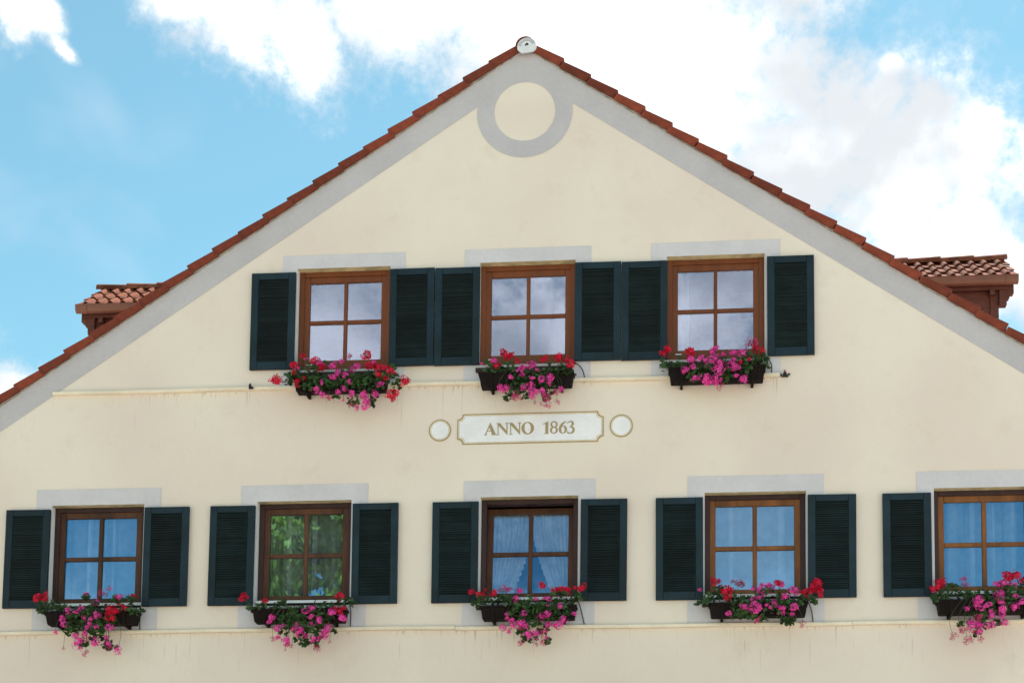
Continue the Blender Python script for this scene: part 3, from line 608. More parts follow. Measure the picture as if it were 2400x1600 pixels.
   'L': [(-5.284,-0.186,6.423,0.048,'r'), (-5.295,-0.214,6.384,0.028,'r'), (-5.014,-0.212,6.36,0.036,'r')],
   'M': [(-4.887,-0.32,6.132,0.038,'p'), (-4.921,-0.307,6.092,0.03,'p'), (-4.484,-0.286,6.215,0.04,'p'), (-4.423,-0.28,6.243,0.04,'p'), (-4.41,-0.34,6.132,0.032,'p'), (-4.314,-0.321,6.092,0.048,'p'), (-4.408,-0.307,6.057,0.028,'p'), (-4.826,-0.311,5.994,0.04,'p'), (-4.819,-0.297,6.037,0.024,'p'), (-4.815,-0.311,5.891,0.032,'p'), (-4.871,-0.335,5.87,0.032,'s'), (-4.751,-0.325,6.033,0.02,'p'), (-4.641,-0.289,6.005,0.048,'p'), (-4.549,-0.319,5.949,0.063,'p'), (-4.54,-0.294,5.999,0.04,'p'), (-4.486,-0.281,5.914,0.036,'p'), (-4.709,-0.302,5.852,0.052,'p'), (-4.693,-0.299,5.821,0.032,'s'), (-4.648,-0.303,5.788,0.024,'s'), (-4.239,-0.321,5.929,0.048,'p'), (-4.202,-0.285,6.005,0.04,'p'), (-4.378,-0.312,5.854,0.044,'p'), (-4.326,-0.285,5.892,0.036,'p'), (-4.33,-0.322,5.749,0.044,'s'), (-4.497,-0.288,5.798,0.017,'s'), (-4.725,-0.293,5.748,0.016,'s'), (-4.186,-0.303,5.83,0.016,'s'), (-4.584,-0.313,6.054,0.02,'p')],
   'R': [(-4.094,-0.205,6.398,0.056,'r'), (-4.13,-0.28,6.239,0.028,'r'), (-4.065,-0.318,6.197,0.04,'r'), (-4.031,-0.281,6.246,0.028,'r'), (-4.045,-0.332,6.161,0.022,'r'), (-4.155,-0.335,6.186,0.052,'p'), (-4.028,-0.331,6.106,0.044,'p')],
   },[(-5.085,-0.253,6.299,0.103,0.065), (-4.902,-0.249,6.305,0.087,0.049), (-4.81,-0.211,6.362,0.048,0.033), (-4.605,-0.31,6.206,0.095,0.082), (-4.337,-0.274,6.267,0.143,0.082), (-4.109,-0.238,6.321,0.111,0.065), (-3.947,-0.221,6.348,0.032,0.057), (-4.682,-0.31,6.104,0.143,0.082), (-4.443,-0.31,6.061,0.159,0.106), (-4.246,-0.31,6.114,0.103,0.074), (-4.718,-0.31,5.977,0.079,0.074), (-4.519,-0.31,5.92,0.119,0.082), (-4.322,-0.31,5.957,0.095,0.082), (-4.493,-0.31,5.832,0.063,0.049), (-4.14,-0.31,5.97,0.028,0.033), (-5.185,-0.265,6.281,0.032,0.041), (-4.635,-0.31,6.135,0.079,0.049), (-4.358,-0.31,5.831,0.048,0.041)]),
 'l3': ({
   'L': [(-2.518,-0.135,6.454,0.044,'r'), (-2.398,-0.171,6.399,0.048,'r'), (-2.356,-0.113,6.491,0.017,'r'), (-2.248,-0.186,6.425,0.044,'r'), (-2.13,-0.135,6.48,0.044,'s'), (-2.078,-0.14,6.482,0.036,'s')],
   'M': [(-1.945,-0.143,6.46,0.036,'p'), (-1.976,-0.203,6.341,0.04,'p'), (-1.734,-0.214,6.339,0.025,'p'), (-1.635,-0.193,6.355,0.022,'p'), (-1.587,-0.251,6.331,0.033,'p'), (-1.595,-0.282,6.244,0.022,'p'), (-1.452,-0.292,6.228,0.032,'p'), (-1.863,-0.295,6.154,0.033,'p'), (-1.897,-0.303,6.122,0.02,'p'), (-2.057,-0.29,6.147,0.028,'p'), (-2.068,-0.322,6.092,0.02,'p'), (-1.667,-0.284,6.104,0.048,'p'), (-1.587,-0.316,6.126,0.044,'p'), (-2.008,-0.304,6.064,0.036,'p'), (-2.037,-0.286,6.065,0.028,'p'), (-1.916,-0.298,6.018,0.059,'p'), (-1.882,-0.321,6.027,0.036,'p'), (-1.993,-0.326,5.988,0.04,'p'), (-1.844,-0.32,5.995,0.028,'p'), (-2.108,-0.302,5.98,0.033,'p'), (-2.044,-0.28,5.937,0.032,'p'), (-1.811,-0.286,5.894,0.059,'p'), (-1.72,-0.316,5.909,0.04,'p'), (-1.651,-0.316,5.908,0.04,'s'), (-1.577,-0.291,6.023,0.033,'p'), (-1.593,-0.323,5.984,0.02,'p'), (-1.406,-0.315,6.061,0.041,'p'), (-1.45,-0.339,5.986,0.04,'p'), (-1.512,-0.329,5.993,0.02,'p'), (-1.605,-0.308,5.925,0.022,'p'), (-1.709,-0.298,5.843,0.022,'p'), (-1.601,-0.303,5.856,0.024,'p'), (-1.903,-0.318,5.778,0.036,'s'), (-1.726,-0.283,5.788,0.02,'s'), (-1.643,-0.303,5.791,0.04,'s'), (-1.275,-0.331,6.13,0.025,'p')],
   'R': [(-1.663,-0.166,6.517,0.059,'r'), (-1.526,-0.12,6.464,0.048,'r'), (-1.48,-0.111,6.478,0.04,'r'), (-1.409,-0.122,6.466,0.059,'r'), (-1.369,-0.135,6.469,0.036,'r'), (-1.275,-0.151,6.487,0.03,'r'), (-1.197,-0.165,6.479,0.048,'r')],
   },[(-2.43,-0.244,6.313,0.063,0.074), (-2.331,-0.232,6.331,0.079,0.049), (-2.2,-0.221,6.348,0.119,0.057), (-2.057,-0.242,6.316,0.119,0.065), (-1.821,-0.27,6.274,0.174,0.09), (-1.625,-0.297,6.233,0.159,0.098), (-1.438,-0.229,6.335,0.143,0.09), (-1.224,-0.206,6.369,0.048,0.049), (-1.932,-0.31,6.171,0.119,0.098), (-1.699,-0.31,6.09,0.119,0.098), (-1.507,-0.31,6.166,0.159,0.09), (-1.815,-0.31,6.076,0.119,0.098), (-1.89,-0.31,5.936,0.071,0.049), (-1.774,-0.31,5.841,0.079,0.033), (-1.636,-0.31,5.964,0.063,0.057), (-1.589,-0.31,5.823,0.032,0.049), (-1.874,-0.31,5.85,0.032,0.033), (-2.434,-0.167,6.428,0.024,0.033)]),
 'l4': ({
   'L': [(0.354,-0.168,6.533,0.048,'r'), (0.415,-0.151,6.537,0.033,'r'), (0.512,-0.208,6.395,0.075,'r'), (0.474,-0.217,6.385,0.036,'r'), (0.653,-0.11,6.513,0.059,'d'), (0.575,-0.153,6.534,0.028,'d'), (0.694,-0.117,6.507,0.032,'d'), (0.194,-0.147,6.444,0.022,'p')],
   'M': [(0.914,-0.126,6.497,0.028,'p'), (0.983,-0.131,6.487,0.04,'p'), (1.028,-0.123,6.461,0.04,'p'), (0.819,-0.141,6.44,0.033,'p'), (0.901,-0.164,6.417,0.048,'p'), (0.869,-0.204,6.368,0.036,'p'), (0.926,-0.2,6.364,0.036,'p'), (0.852,-0.232,6.314,0.032,'p'), (0.881,-0.249,6.301,0.028,'p'), (0.794,-0.27,6.274,0.028,'p'), (0.693,-0.331,6.189,0.041,'p'), (0.838,-0.289,6.179,0.067,'p'), (0.784,-0.311,6.178,0.032,'p'), (0.956,-0.336,6.2,0.02,'p'), (1.001,-0.33,6.174,0.02,'p'), (1.049,-0.282,6.228,0.041,'p'), (1.117,-0.325,6.166,0.025,'p'), (1.144,-0.317,6.168,0.028,'p'), (1.149,-0.299,6.114,0.032,'p'), (1.1,-0.288,6.11,0.02,'p'), (0.524,-0.32,6.109,0.03,'p'), (0.851,-0.317,6.029,0.044,'s'), (1.367,-0.315,5.977,0.033,'s')],
   'R': [(1.094,-0.168,6.503,0.04,'r'), (1.146,-0.117,6.493,0.038,'p'), (1.273,-0.204,6.409,0.044,'p'), (1.304,-0.182,6.371,0.028,'p'), (1.178,-0.258,6.318,0.044,'p'), (1.274,-0.331,6.17,0.048,'p'), (1.254,-0.289,6.1,0.032,'p'), (1.432,-0.186,6.376,0.059,'r'), (1.403,-0.215,6.377,0.032,'r'), (1.55,-0.137,6.477,0.063,'r'), (1.519,-0.179,6.412,0.048,'r'), (1.592,-0.166,6.414,0.032,'r'), (1.584,-0.248,6.33,0.032,'r')],
   },[(0.345,-0.221,6.347,0.103,0.065), (0.208,-0.276,6.264,0.071,0.065), (0.422,-0.159,6.441,0.048,0.065), (0.573,-0.224,6.343,0.119,0.065), (0.799,-0.239,6.321,0.143,0.082), (1.026,-0.229,6.336,0.198,0.09), (1.249,-0.263,6.285,0.159,0.09), (1.437,-0.259,6.291,0.103,0.049), (1.511,-0.266,6.28,0.04,0.057), (0.66,-0.31,6.203,0.103,0.057), (0.758,-0.31,6.093,0.071,0.041), (0.615,-0.31,6.103,0.071,0.049), (1.096,-0.31,6.166,0.159,0.065), (1.2,-0.31,6.057,0.111,0.049), (0.923,-0.31,6.053,0.048,0.033), (1.245,-0.31,6.018,0.048,0.041), (1.185,-0.31,6.011,0.04,0.033)]),
 'l5': ({
   'L': [(2.968,-0.132,6.479,0.063,'r'), (2.934,-0.185,6.419,0.046,'r'), (2.894,-0.164,6.406,0.046,'r'), (3.235,-0.13,6.53,0.036,'s'), (3.248,-0.157,6.458,0.04,'s')],
   'M': [(3.63,-0.124,6.465,0.046,'p'), (3.689,-0.138,6.463,0.046,'p'), (3.774,-0.169,6.437,0.046,'p'), (3.649,-0.205,6.346,0.034,'p'), (3.605,-0.238,6.293,0.046,'p'), (3.63,-0.264,6.254,0.04,'p'), (3.63,-0.287,6.21,0.046,'p'), (3.629,-0.3,6.13,0.053,'p'), (3.629,-0.298,6.073,0.04,'p'), (3.624,-0.304,6.034,0.03,'p'), (3.366,-0.298,6.229,0.059,'p'), (3.363,-0.281,6.196,0.046,'p'), (3.388,-0.319,6.138,0.036,'p'), (3.465,-0.335,6.168,0.036,'p'), (3.24,-0.297,6.136,0.03,'p'), (3.502,-0.31,6.104,0.026,'p'), (3.514,-0.307,6.06,0.04,'p'), (3.356,-0.304,6.021,0.04,'s'), (3.29,-0.325,5.95,0.053,'p'), (3.35,-0.328,5.949,0.033,'p'), (3.385,-0.336,5.931,0.033,'p'), (3.463,-0.293,5.944,0.036,'p'), (3.535,-0.285,5.957,0.04,'p'), (3.655,-0.298,5.972,0.04,'p'), (3.166,-0.333,5.874,0.04,'s'), (3.242,-0.281,5.905,0.03,'s'), (3.314,-0.29,5.883,0.04,'s'), (3.377,-0.309,5.871,0.036,'p'), (3.072,-0.34,5.81,0.036,'s'), (3.239,-0.289,5.782,0.053,'s'), (3.38,-0.303,5.781,0.036,'s')],
   'R': [(3.747,-0.133,6.55,0.063,'r'), (3.825,-0.169,6.552,0.053,'r'), (3.919,-0.126,6.492,0.056,'r'), (3.963,-0.2,6.413,0.046,'r'), (3.789,-0.265,6.283,0.036,'p'), (3.763,-0.331,6.139,0.046,'p'), (3.855,-0.318,6.205,0.04,'p'), (3.969,-0.221,6.318,0.04,'r')],
   },[(2.987,-0.233,6.329,0.119,0.075), (3.104,-0.167,6.428,0.086,0.041), (2.889,-0.263,6.284,0.04,0.055), (3.216,-0.226,6.34,0.132,0.061), (3.369,-0.227,6.338,0.132,0.048), (3.515,-0.26,6.288,0.119,0.068), (3.702,-0.242,6.316,0.119,0.102), (3.442,-0.31,6.117,0.119,0.102), (3.38,-0.31,6.055,0.086,0.082), (3.686,-0.31,6.177,0.086,0.082), (3.874,-0.213,6.36,0.132,0.102), (3.165,-0.31,5.962,0.033,0.027), (3.408,-0.31,5.94,0.099,0.048), (3.346,-0.31,5.846,0.04,0.027), (3.561,-0.31,5.97,0.059,0.041), (3.257,-0.31,5.986,0.026,0.02), (3.954,-0.286,6.25,0.053,0.082)]),
}

# ------------------------------------------------------------------ sign ANNO 1863 and the two painted roundels
sx0, sx1, sz0, sz1, nr = -2.740, -0.962, 8.318, 8.696, .066
def tablet(ins):
    """rectangle with scooped corners"""
    a, b, c, d = sx0 + ins, sx1 - ins, sz0 + ins, sz1 - ins; r = nr; P = []
    for (px, pz, t0) in ((a, c, 90), (b, c, 180), (b, d, 270), (a, d, 0)):
        arc_ = [(px + r * math.cos(R_(t0 - 90 * i / 8)), pz + r * math.sin(R_(t0 - 90 * i / 8))) for i in range(9)]
        q = r * .18
        if t0 == 90: e0, e1 = (a, c + r + 0), (a + r, c)
        P += arc_
    return P
sign = thing('wall_sign', (-1.85, 0, 8.318), 'white painted sign with scooped corners reading ANNO 1863 between two small roundels', 'sign')
b = MB(); b.slab([tablet(.0), tablet(.013)], -.008, -.001); b.build('border', M['gold'], sign)
b = MB(); b.slab([tablet(.013)], -.0055, -.001); b.build('panel', M['ledge'], sign)
b = MB(); b.sheet([tablet(.025), tablet(.0275)], -.0066); b.build('inner_line', M['gold'], sign)
b = MB(); b.sheet([tablet(.0275)], -.0066); b.build('field', M['signw'], sign)
# letters: outlines in letter units, 230 = cap height
U = .152 / 230
def place(loops, x, dy=0.0):
    q = MB(); q.slab([[(x + px * U, 8.428 + (pz + dy) * U) for px, pz in L] for L in loops], -.0095, -.0067); return q
ell = lambda cx_, cz_, rx, rz, n=40, rot=0.0: [(cx_ + rx * math.cos(a) * math.cos(rot) - rz * math.sin(a) * math.sin(rot), cz_ + rx * math.cos(a) * math.sin(rot) + rz * math.sin(a) * math.cos(rot)) for a in [2 * math.pi * i / n for i in range(n)]]
gA = [[(0, 0), (58, 0), (58, 7), (40, 14), (63, 72), (127, 72), (150, 14), (136, 7), (136, 0), (240, 0), (240, 7), (216, 16), (118, 232), (108, 232), (20, 18), (0, 7)], [(69, 84), (121, 84), (97, 146)]]
gN = [[(0, 0), (62, 0), (62, 7), (38, 18), (36, 178), (194, 0), (203, 0), (203, 206), (222, 217), (222, 225), (160, 225), (160, 217), (184, 206), (184, 78), (62, 224), (0, 224), (0, 217), (20, 204), (22, 18), (0, 7)]]
gO = [ell(115, 115, 116, 119), ell(115, 117, 58, 101, rot=.10)]
g1 = [[(22, 0), (112, 0), (112, 7), (96, 16), (96, 232), (86, 232), (0, 186), (2, 180), (44, 190), (44, 16), (22, 7)]]
def stroke(pts):
    """variable-width ribbon: (x, z, half width)"""
    Lf, Rt = [], []
    for i, (x, z, h_) in enumerate(pts):
        a = pts[max(0, i - 1)]; c_ = pts[min(len(pts) - 1, i + 1)]; d = Vector((c_[0] - a[0], c_[1] - a[1])).normalized()
        Lf.append((x - d.y * h_, z + d.x * h_)); Rt.append((x + d.y * h_, z - d.x * h_))
    return Lf, Rt
def spline(P, n=6):
    out = []
    for i in range(len(P) - 1):
        p0, p1, p2, p3 = P[max(0, i - 1)], P[i], P[i + 1], P[min(len(P) - 1, i + 2)]
        for j in range(n):
            t_ = j / n; out.append(tuple(.5 * ((2 * b_) + (c_ - a_) * t_ + (2 * a_ - 5 * b_ + 4 * c_ - d_) * t_ * t_ + (3 * b_ - a_ - 3 * c_ + d_) * t_ ** 3) for a_, b_, c_, d_ in zip(p0, p1, p2, p3)))
    return out + [P[-1]]
def ribbon(P, x, dy=0.0):
    Lf, Rt = stroke(spline(P)); q = MB()
    for i in range(len(Lf) - 1):
        y = -.0078 - i * .00002; T = lambda p: (x + p[0] * U, y, 8.428 + (p[1] + dy) * U); q.quad(T(Rt[i]), T(Rt[i + 1]), T(Lf[i + 1]), T(Lf[i]))
    return q
for gl_, x in ((gA, -2.411), (gN, -2.260), (gN, -2.106), (gO, -1.956), (g1, -1.694)): place(gl_, x).build('letter', M['gold'], sign)
q = place([ell(72, 173, 66, 62), ell(72, 174, 34, 42, rot=.25)], -1.608); q2 = MB(); q2.slab([[(-1.608 + px * U, 8.428 + pz * U) for px, pz in L] for L in (ell(70, 66, 73, 68), ell(70, 64, 36, 48, rot=-.2))], -.0091, -.0070)
q.add(q2.v, q2.f); q.build('letter', M['gold'], sign)
ribbon([(152, 224, 3), (120, 219, 10), (75, 188, 19), (38, 140, 22), (24, 92, 23), (30, 40, 21), (58, 8, 10), (90, 8, 9), (122, 40, 19), (130, 84, 21), (112, 126, 17), (84, 140, 7), (60, 128, 4), (50, 112, 3)], -1.503).build('letter', M['gold'], sign)
ribbon([(2, 178, 4), (18, 205, 9), (50, 222, 10), (88, 216, 16), (103, 184, 21), (92, 150, 17), (62, 128, 7), (44, 122, 4), (70, 118, 8), (108, 100, 19), (120, 64, 22), (104, 22, 18), (62, 2, 10), (20, 12, 13), (2, 38, 8)], -1.402).build('letter', M['gold'], sign)
for cx_, cz_, r, side in ((-2.9525, 8.503, .136, 'left'), (-.7485, 8.507, .139, 'right')):
    rd = thing('painted_roundel', (cx_, 0, cz_ - r), 'small white painted roundel with ochre rim, on the %s of the ANNO sign' % side, 'roundel', 'roundels beside the sign')
    C_ = lambda rr: [(cx_ + rr * math.cos(2 * math.pi * i / 48), cz_ + rr * math.sin(2 * math.pi * i / 48)) for i in range(48)]
    b = MB(); b.slab([C_(r), C_(r - .014)], -.008, -.001); b.build('rim', M['gold'], rd)
    b = MB(); b.slab([C_(r - .014)], -.0055, -.001); b.build('ground_ring', M['ledge'], rd)
    b = MB(); b.sheet([C_(r - .026), C_(r - .0285)], -.0066); b.build('inner_line', M['gold'], rd)
    b = MB(); b.sheet([C_(r - .0285)], -.0066); b.build('disc', M['signw'], rd)

# ------------------------------------------------------------------ curtains
def curtain(x0, x1, z0, z1, y, label, seed, folds=6.5, amp=.045):
    rn = random.Random(seed); n = 120; mb = MB(); ph = [rn.uniform(0, 6.28) for _ in range(4)]
    rows = 4; n = 200
    for j in range(rows + 1):
        tz = j / rows; z = z1 + (z0 - z1) * tz
        for i in range(n + 1):
            u = i / n; w_ = u + .018 * math.sin(u * 17 + ph[0]) + .012 * math.sin(u * 31 + ph[1])
            yy = y + amp * (.75 + .25 * tz) * math.sin(w_ * folds * 2 * math.pi + ph[2]) + .3 * amp * math.sin(w_ * folds * 4.6 + ph[3] + tz)
            ed = min(1, 8 * u, 8 - 8 * u)          # gathers: cloth doubles back on itself
            mb.v.append((x0 + (x1 - x0) * (u + ed * .060 * math.sin(u * 2 * math.pi * (folds * .5) + ph[1]) + ed * .022 * math.sin(w_ * 2 * math.pi * folds * 1.7 + ph[3])), yy, z))
    for j in range(rows):
        for i in range(n):
            a = j * (n + 1) + i; mb.f.append((a, a + 1, a + n + 2, a + n + 1)); mb.mi.append(0)
    o = mb.build('curtain', M['curtain'], smooth=True); o['label'] = label; o['category'] = 'curtain'; o['group'] = 'white curtains behind the window panes'
    return o
curtain(-7.70, -6.70, 6.42, 7.60, .30, 'white pleated net curtain in the lower window nearest the left edge', 11)
curtain(-5.10, -4.12, 6.42, 7.60, .30, 'white pleated net curtain behind the window that mirrors a green tree', 12)
curtain(.33, 1.36, 6.42, 7.60, .30, 'white pleated net curtain in the lower window just right of the tied-back curtains', 13, 7)
curtain(3.01, 4.05, 6.42, 7.60, .30, 'white pleated net curtain in the lower window cut by the right edge', 14, 9)
curtain(-.12, .06, 9.40, 10.55, .30, 'narrow white curtain at the left side of the upper right window', 15, 2, .02)
# tied-back pair with ruffles
for sd, lab in ((-1, 'white tied-back curtain with ruffled edge, on the left of the open middle window'), (1, 'white tied-back curtain with ruffled edge, on the right of the open middle window')):
    xo_ = -1.852 + sd * .50; mb = MB(); n, rows = 60, 30; ztop, zbot = 7.60, 6.44
    edge = []
    for j in range(rows + 1):
        tz = j / rows; z = ztop + (zbot - ztop) * tz
        wd = (.47 if sd < 0 else .44) - .03 * tz - .36 * max(0, tz - .12) ** 1.7
        edge.append((xo_ - sd * wd, z, tz))
        for i in range(n + 1):
            u = i / n; yy = .33 + (.020 - .006 * tz) * math.sin(u * 8 * 2 * math.pi + .8 * math.sin(u * 9)) + .006 * math.sin(u * 37)
            drop = .10 * u * tz                           # folds sweep down towards the tie
            mb.v.append((xo_ - sd * wd * u, yy, z + .06 * tz * (1 - u) * 0 + drop * (1 - tz)))
    for j in range(rows):
        for i in range(n):
            a = j * (n + 1) + i; mb.f.append((a, a + 1, a + n + 2, a + n + 1)); mb.mi.append(0)
    e = mb.build('tied_curtain', M['curtain2'], smooth=True); e['label'] = lab; e['category'] = 'curtain'; e['group'] = 'white curtains behind the window panes'
    rb = MB(); m_ = 90
    for i in range(m_ + 1):
        t_ = i / m_ * rows; j = min(int(t_), rows - 1); fr = t_ - j; ex = edge[j][0] + (edge[j + 1][0] - edge[j][0]) * fr; ez = edge[j][1] + (edge[j + 1][1] - edge[j][1]) * fr
        wv = math.sin(i * 1.15); dr = .10 * (i / m_) * (1 - i / m_)
        for q in range(4):
            s_ = q / 3; rb.v.append((ex - sd * (.062 * s_ + .006 * wv * s_), .318 + .018 * wv * s_, ez + dr - .03 * s_ + .006 * math.cos(i * 1.15) * s_))
    for i in range(m_):
        for q in range(3):
            a = i * 4 + q; rb.f.append((a, a + 1, a + 5, a + 4)); rb.mi.append(0)
    r_ = rb.build('ruffle', M['curtain2'], e, smooth=True)

# small pale candle inside the upper middle window
cd = thing('candle', (-2.262, .24, 9.50), 'small ivory candle standing inside the upper middle window, lower left pane', 'candle')
b = MB(); b.tube([(-2.262, .24, 9.50), (-2.262, .24, 9.615)], .014, .013, 10); b.build('wax', M['ivory'], cd, smooth=True)
b = MB(); b.tube([(-2.262, .24, 9.36), (-2.262, .24, 9.49), (-2.262, .24, 9.50)], .030, .02, 10); b.build('holder', M['sill'], cd, smooth=True)

# ------------------------------------------------------------------ flower boxes and geraniums
BOX = {'u1': (-4.150, 'upper left window'), 'u2': (-1.884, 'upper middle window'), 'u3': (.391, 'upper right window'), 'l1': (-7.163, 'leftmost lower window'), 'l2': (-4.588, 'lower window mirroring the tree'),
       'l3': (-1.828, 'open middle lower window'), 'l4': (.869, 'lower window right of the middle'), 'l5': (3.493, 'rightmost lower window')}
def trough(key):
    bx, where = BOX[key]; up = key[0] == 'u'; zt, zb = (9.110, 8.952) if up else (6.262, 6.106); hw = .575
    t_ = thing('flower_box', (bx, -.15, zb), 'dark brown plastic flower box below the %s' % where, 'flower box', 'flower boxes under the windows')
    mb = MB()
    def loop(z, yf, yb, h_): return [(bx - h_, yf, z), (bx + h_, yf, z), (bx + h_, yb, z), (bx - h_, yb, z)]
    L = [loop(zb, -.208, -.085, hw - .035), loop(zb + .012, -.215, -.080, hw - .028), loop(zt - .025, -.245, -.068, hw - .012), loop(zt - .024, -.256, -.062, hw), loop(zt, -.258, -.060, hw + .002), loop(zt, -.246, -.072, hw - .012), loop(zt - .03, -.242, -.076, hw - .016)]
    for l_ in L: mb.v += l_
    for i in range(len(L) - 1):
        for j in range(4):
            a = i * 4 + j; c_ = i * 4 + (j + 1) % 4; mb.f.append((a, c_, c_ + 4, a + 4)); mb.mi.append(0)
    mb.f += [(3, 2, 1, 0)]; mb.mi += [0]
    for i in range(15):            # shallow vertical ribs
        x = bx - hw + .09 + i * (2 * hw - .18) / 14
        mb.add([(x - .012, -.2165, zb + .014), (x + .012, -.2165, zb + .014), (x + .012, -.2465, zt - .028), (x - .012, -.2465, zt - .028), (x, -.2225, zb + .014), (x, -.2525, zt - .028)], [(0, 4, 5, 3), (4, 1, 2, 5)])
    mb.build('trough', M['box'], t_)
    mb = MB(); mb.add(L[6], [(0, 1, 2, 3)]); mb.build('soil', M['soil'], t_)
    for sx in (-.42, .42):
        mb = MB(); x = bx + sx
        mb.box(x - .016, x + .016, -.226, -.010, zb - .022, zb - .003); mb.add([(x + e_, y, z) for e_ in (-.016, .016) for y, z in ((-.217, zb - .004), (-.228, zb - .004), (-.266, zt + .004), (-.258, zt + .004))], [(0, 1, 2, 3), (7, 6, 5, 4), (1, 5, 6, 2), (0, 3, 7, 4)])
        mb.box(x - .016, x + .016, -.030, -.008, zb - .002, zt + .06); mb.build('bracket', M['box'], t_)
    return t_
def head_mesh(kind, seed, sparse=False):
    """an umbel: a dome of five-petalled florets, radius about 1"""
    rn = random.Random(seed); mb = MB(); n = 9 if sparse else 17
    for i in range(n):
        th = i * 2.39996; zc = 1 - (i + .5) / n * (1.35 if sparse else 1.55); rr = math.sqrt(max(0, 1 - zc * zc))
        d = Vector((rr * math.cos(th), rr * math.sin(th), zc)); d = (d + Vector((rn.uniform(-.45, .45), rn.uniform(-.45, .45), rn.uniform(-.35, .35)))).normalized()
        c = d * rn.uniform(.30, 1.0); a = d.orthogonal().normalized(); b_ = d.cross(a); rot = rn.uniform(0, 6.28)
        mb.tube([(0, 0, -.35), tuple(c * .95)], .022, .022, 3, 1)
        for p in range(5):
            an = rot + p * 2 * math.pi / 5 + rn.uniform(-.15, .15); e1 = a * math.cos(an) + b_ * math.sin(an); e2 = d.cross(e1)
            ln = rn.uniform(.36, .58) * (1.15 if sparse else 1); wd = ln * (.20 if sparse else .30); up_ = rn.uniform(-.05, .22)
            P0 = c + e1 * .03; P1 = c + e1 * ln * .6 + e2 * wd + d * ln * up_ * 1.2; P2 = c + e1 * ln + d * ln * up_; P3 = c + e1 * ln * .6 - e2 * wd + d * ln * up_ * 1.2; Pm = c + e1 * ln * .55 + d * ln * (up_ * 1.2 - .08)
            mb.add([P0, P1, P2, P3, Pm], [(0, 1, 4), (1, 2, 4), (2, 3, 4), (3, 0, 4)])
    return mb.mesh('flower_head', [M[kind], M['stem']])
HEAD = {'r': [head_mesh('red', i) for i in range(4)], 'p': [head_mesh('pink', 10 + i) for i in range(5)], 's': [head_mesh('faded', 20 + i, True) for i in range(4)], 'd': [head_mesh('wine', 30 + i, True) for i in range(3)]}
LOBE = []
for i in range(15):
    a = math.pi * 2 * i / 15; lob = 1.0 if i % 3 == 1 else (.86 if i % 3 == 0 else .80)
    LOBE.append((a, lob * (.35 if i == 0 else 1.0)))
def leaf(mb, c, nrm, r, rn):
    a = nrm.orthogonal().normalized(); b_ = nrm.cross(a); ro = rn.uniform(0, 6.28); cup = rn.uniform(-.05, .22)
    vs = [tuple(c - nrm * r * cup)]
    for an, k_ in LOBE[::1]:
        q = an + ro; vs.append(tuple(c + (a * math.cos(q) + b_ * math.sin(q)) * r * k_ + nrm * r * rn.uniform(-.06, .1)))
    mb.add(vs, [(0, i, i % 15 + 1) for i in range(1, 16)])
WHO = {'L': ('red geranium, left end of box below the %s', 'geranium'), 'M': ('trailing pink geranium, middle of box below the %s', 'geranium'), 'R': ('red geranium, right end of box below the %s', 'geranium')}
for key, (heads, fol) in PLANTS.items():
    bx, where = BOX[key]; up = key[0] == 'u'; zt, zb = (9.110, 8.952) if up else (6.262, 6.106); rn = random.Random(hash(key[1]) % 97 + ord(key[1]) + (50 if up else 0)); rn = random.Random(ord(key[1]) * 7 + (50 if up else 0))
    trough(key)
    anchor = {'L': bx - .40, 'M': bx + .05, 'R': bx + .40}
    leaves = {q: MB() for q in 'LMR'}; stems = {q: MB() for q in 'LMR'}
    for (ex, ey, ez, rx, rz_) in fol:
        n = int(math.pi * rx * rz_ / .00155 * 1.8) + 8
        for _ in range(n):
            r_ = math.sqrt(rn.random()) * 1.08; an = rn.uniform(0, 6.283); x, z = ex + rx * r_ * math.cos(an), ez + rz_ * r_ * math.sin(an)
            if z > zt: y = rn.uniform(-.27, -.07) if z < zt + .12 else ey + rn.uniform(-.02, .07)
            else: y = rn.uniform(-.325, -.262)
            q = 'L' if x < bx - .27 and z > zb - .05 else ('R' if x > bx + .30 and z > zb - .05 else 'M')
            nrm = Vector((rn.gauss(0, .55), -.75 + rn.gauss(0, .4), .55 + rn.gauss(0, .45))).normalized()
            leaf(leaves[q], Vector((x, y, z)), nrm, rn.uniform(.018, .035), rn)
    for q in 'LMR':
        lab, cat = WHO[q]
        pt = thing('geranium', (anchor[q], -.16, zt - .02), lab % where, cat, 'geraniums in the flower boxes')
        for (x, y, z, r, kd) in heads[q]:
            hd = link('flower_head', rn.choice(HEAD[kd]), pt, loc=(x, y, z)); s_ = r * rn.uniform(1.28, 1.5); hd.scale = (s_ * rn.uniform(.75, 1.15), s_ * rn.uniform(.75, 1.15), s_ * rn.uniform(.7, 1.0))
            down = z < zb
            hd.rotation_euler = (rn.uniform(.25, .9) + (.9 if down else 0), rn.uniform(-.35, .35), rn.uniform(0, 6.28)); hd.rotation_mode = 'ZYX'
            a0 = Vector((anchor[q] + (x - anchor[q]) * .35 + rn.uniform(-.04, .04), rn.uniform(-.2, -.12), zt - .02))
            if down: pts = [a0, Vector(((a0.x + x) / 2, -.262, zt + .03)), Vector((x + rn.uniform(-.04, .04), -.275, (zt + z) / 2)), Vector((x, y, z + r * .3))]
            else: pts = [a0, Vector(((a0.x + x) / 2, (a0.y + y) / 2, max(zt, (zt + z) / 2) + .03)), Vector((x, y, z - r * .3))]
            P = spline([tuple(p) for p in pts], 4); stems[q].tube(P, .0034, .0022, 4)
        if leaves[q].f: leaves[q].build('foliage', M['leaf'], pt, kind='stuff')
        stems[q].build('stems', M['stem'], pt, kind='stuff')

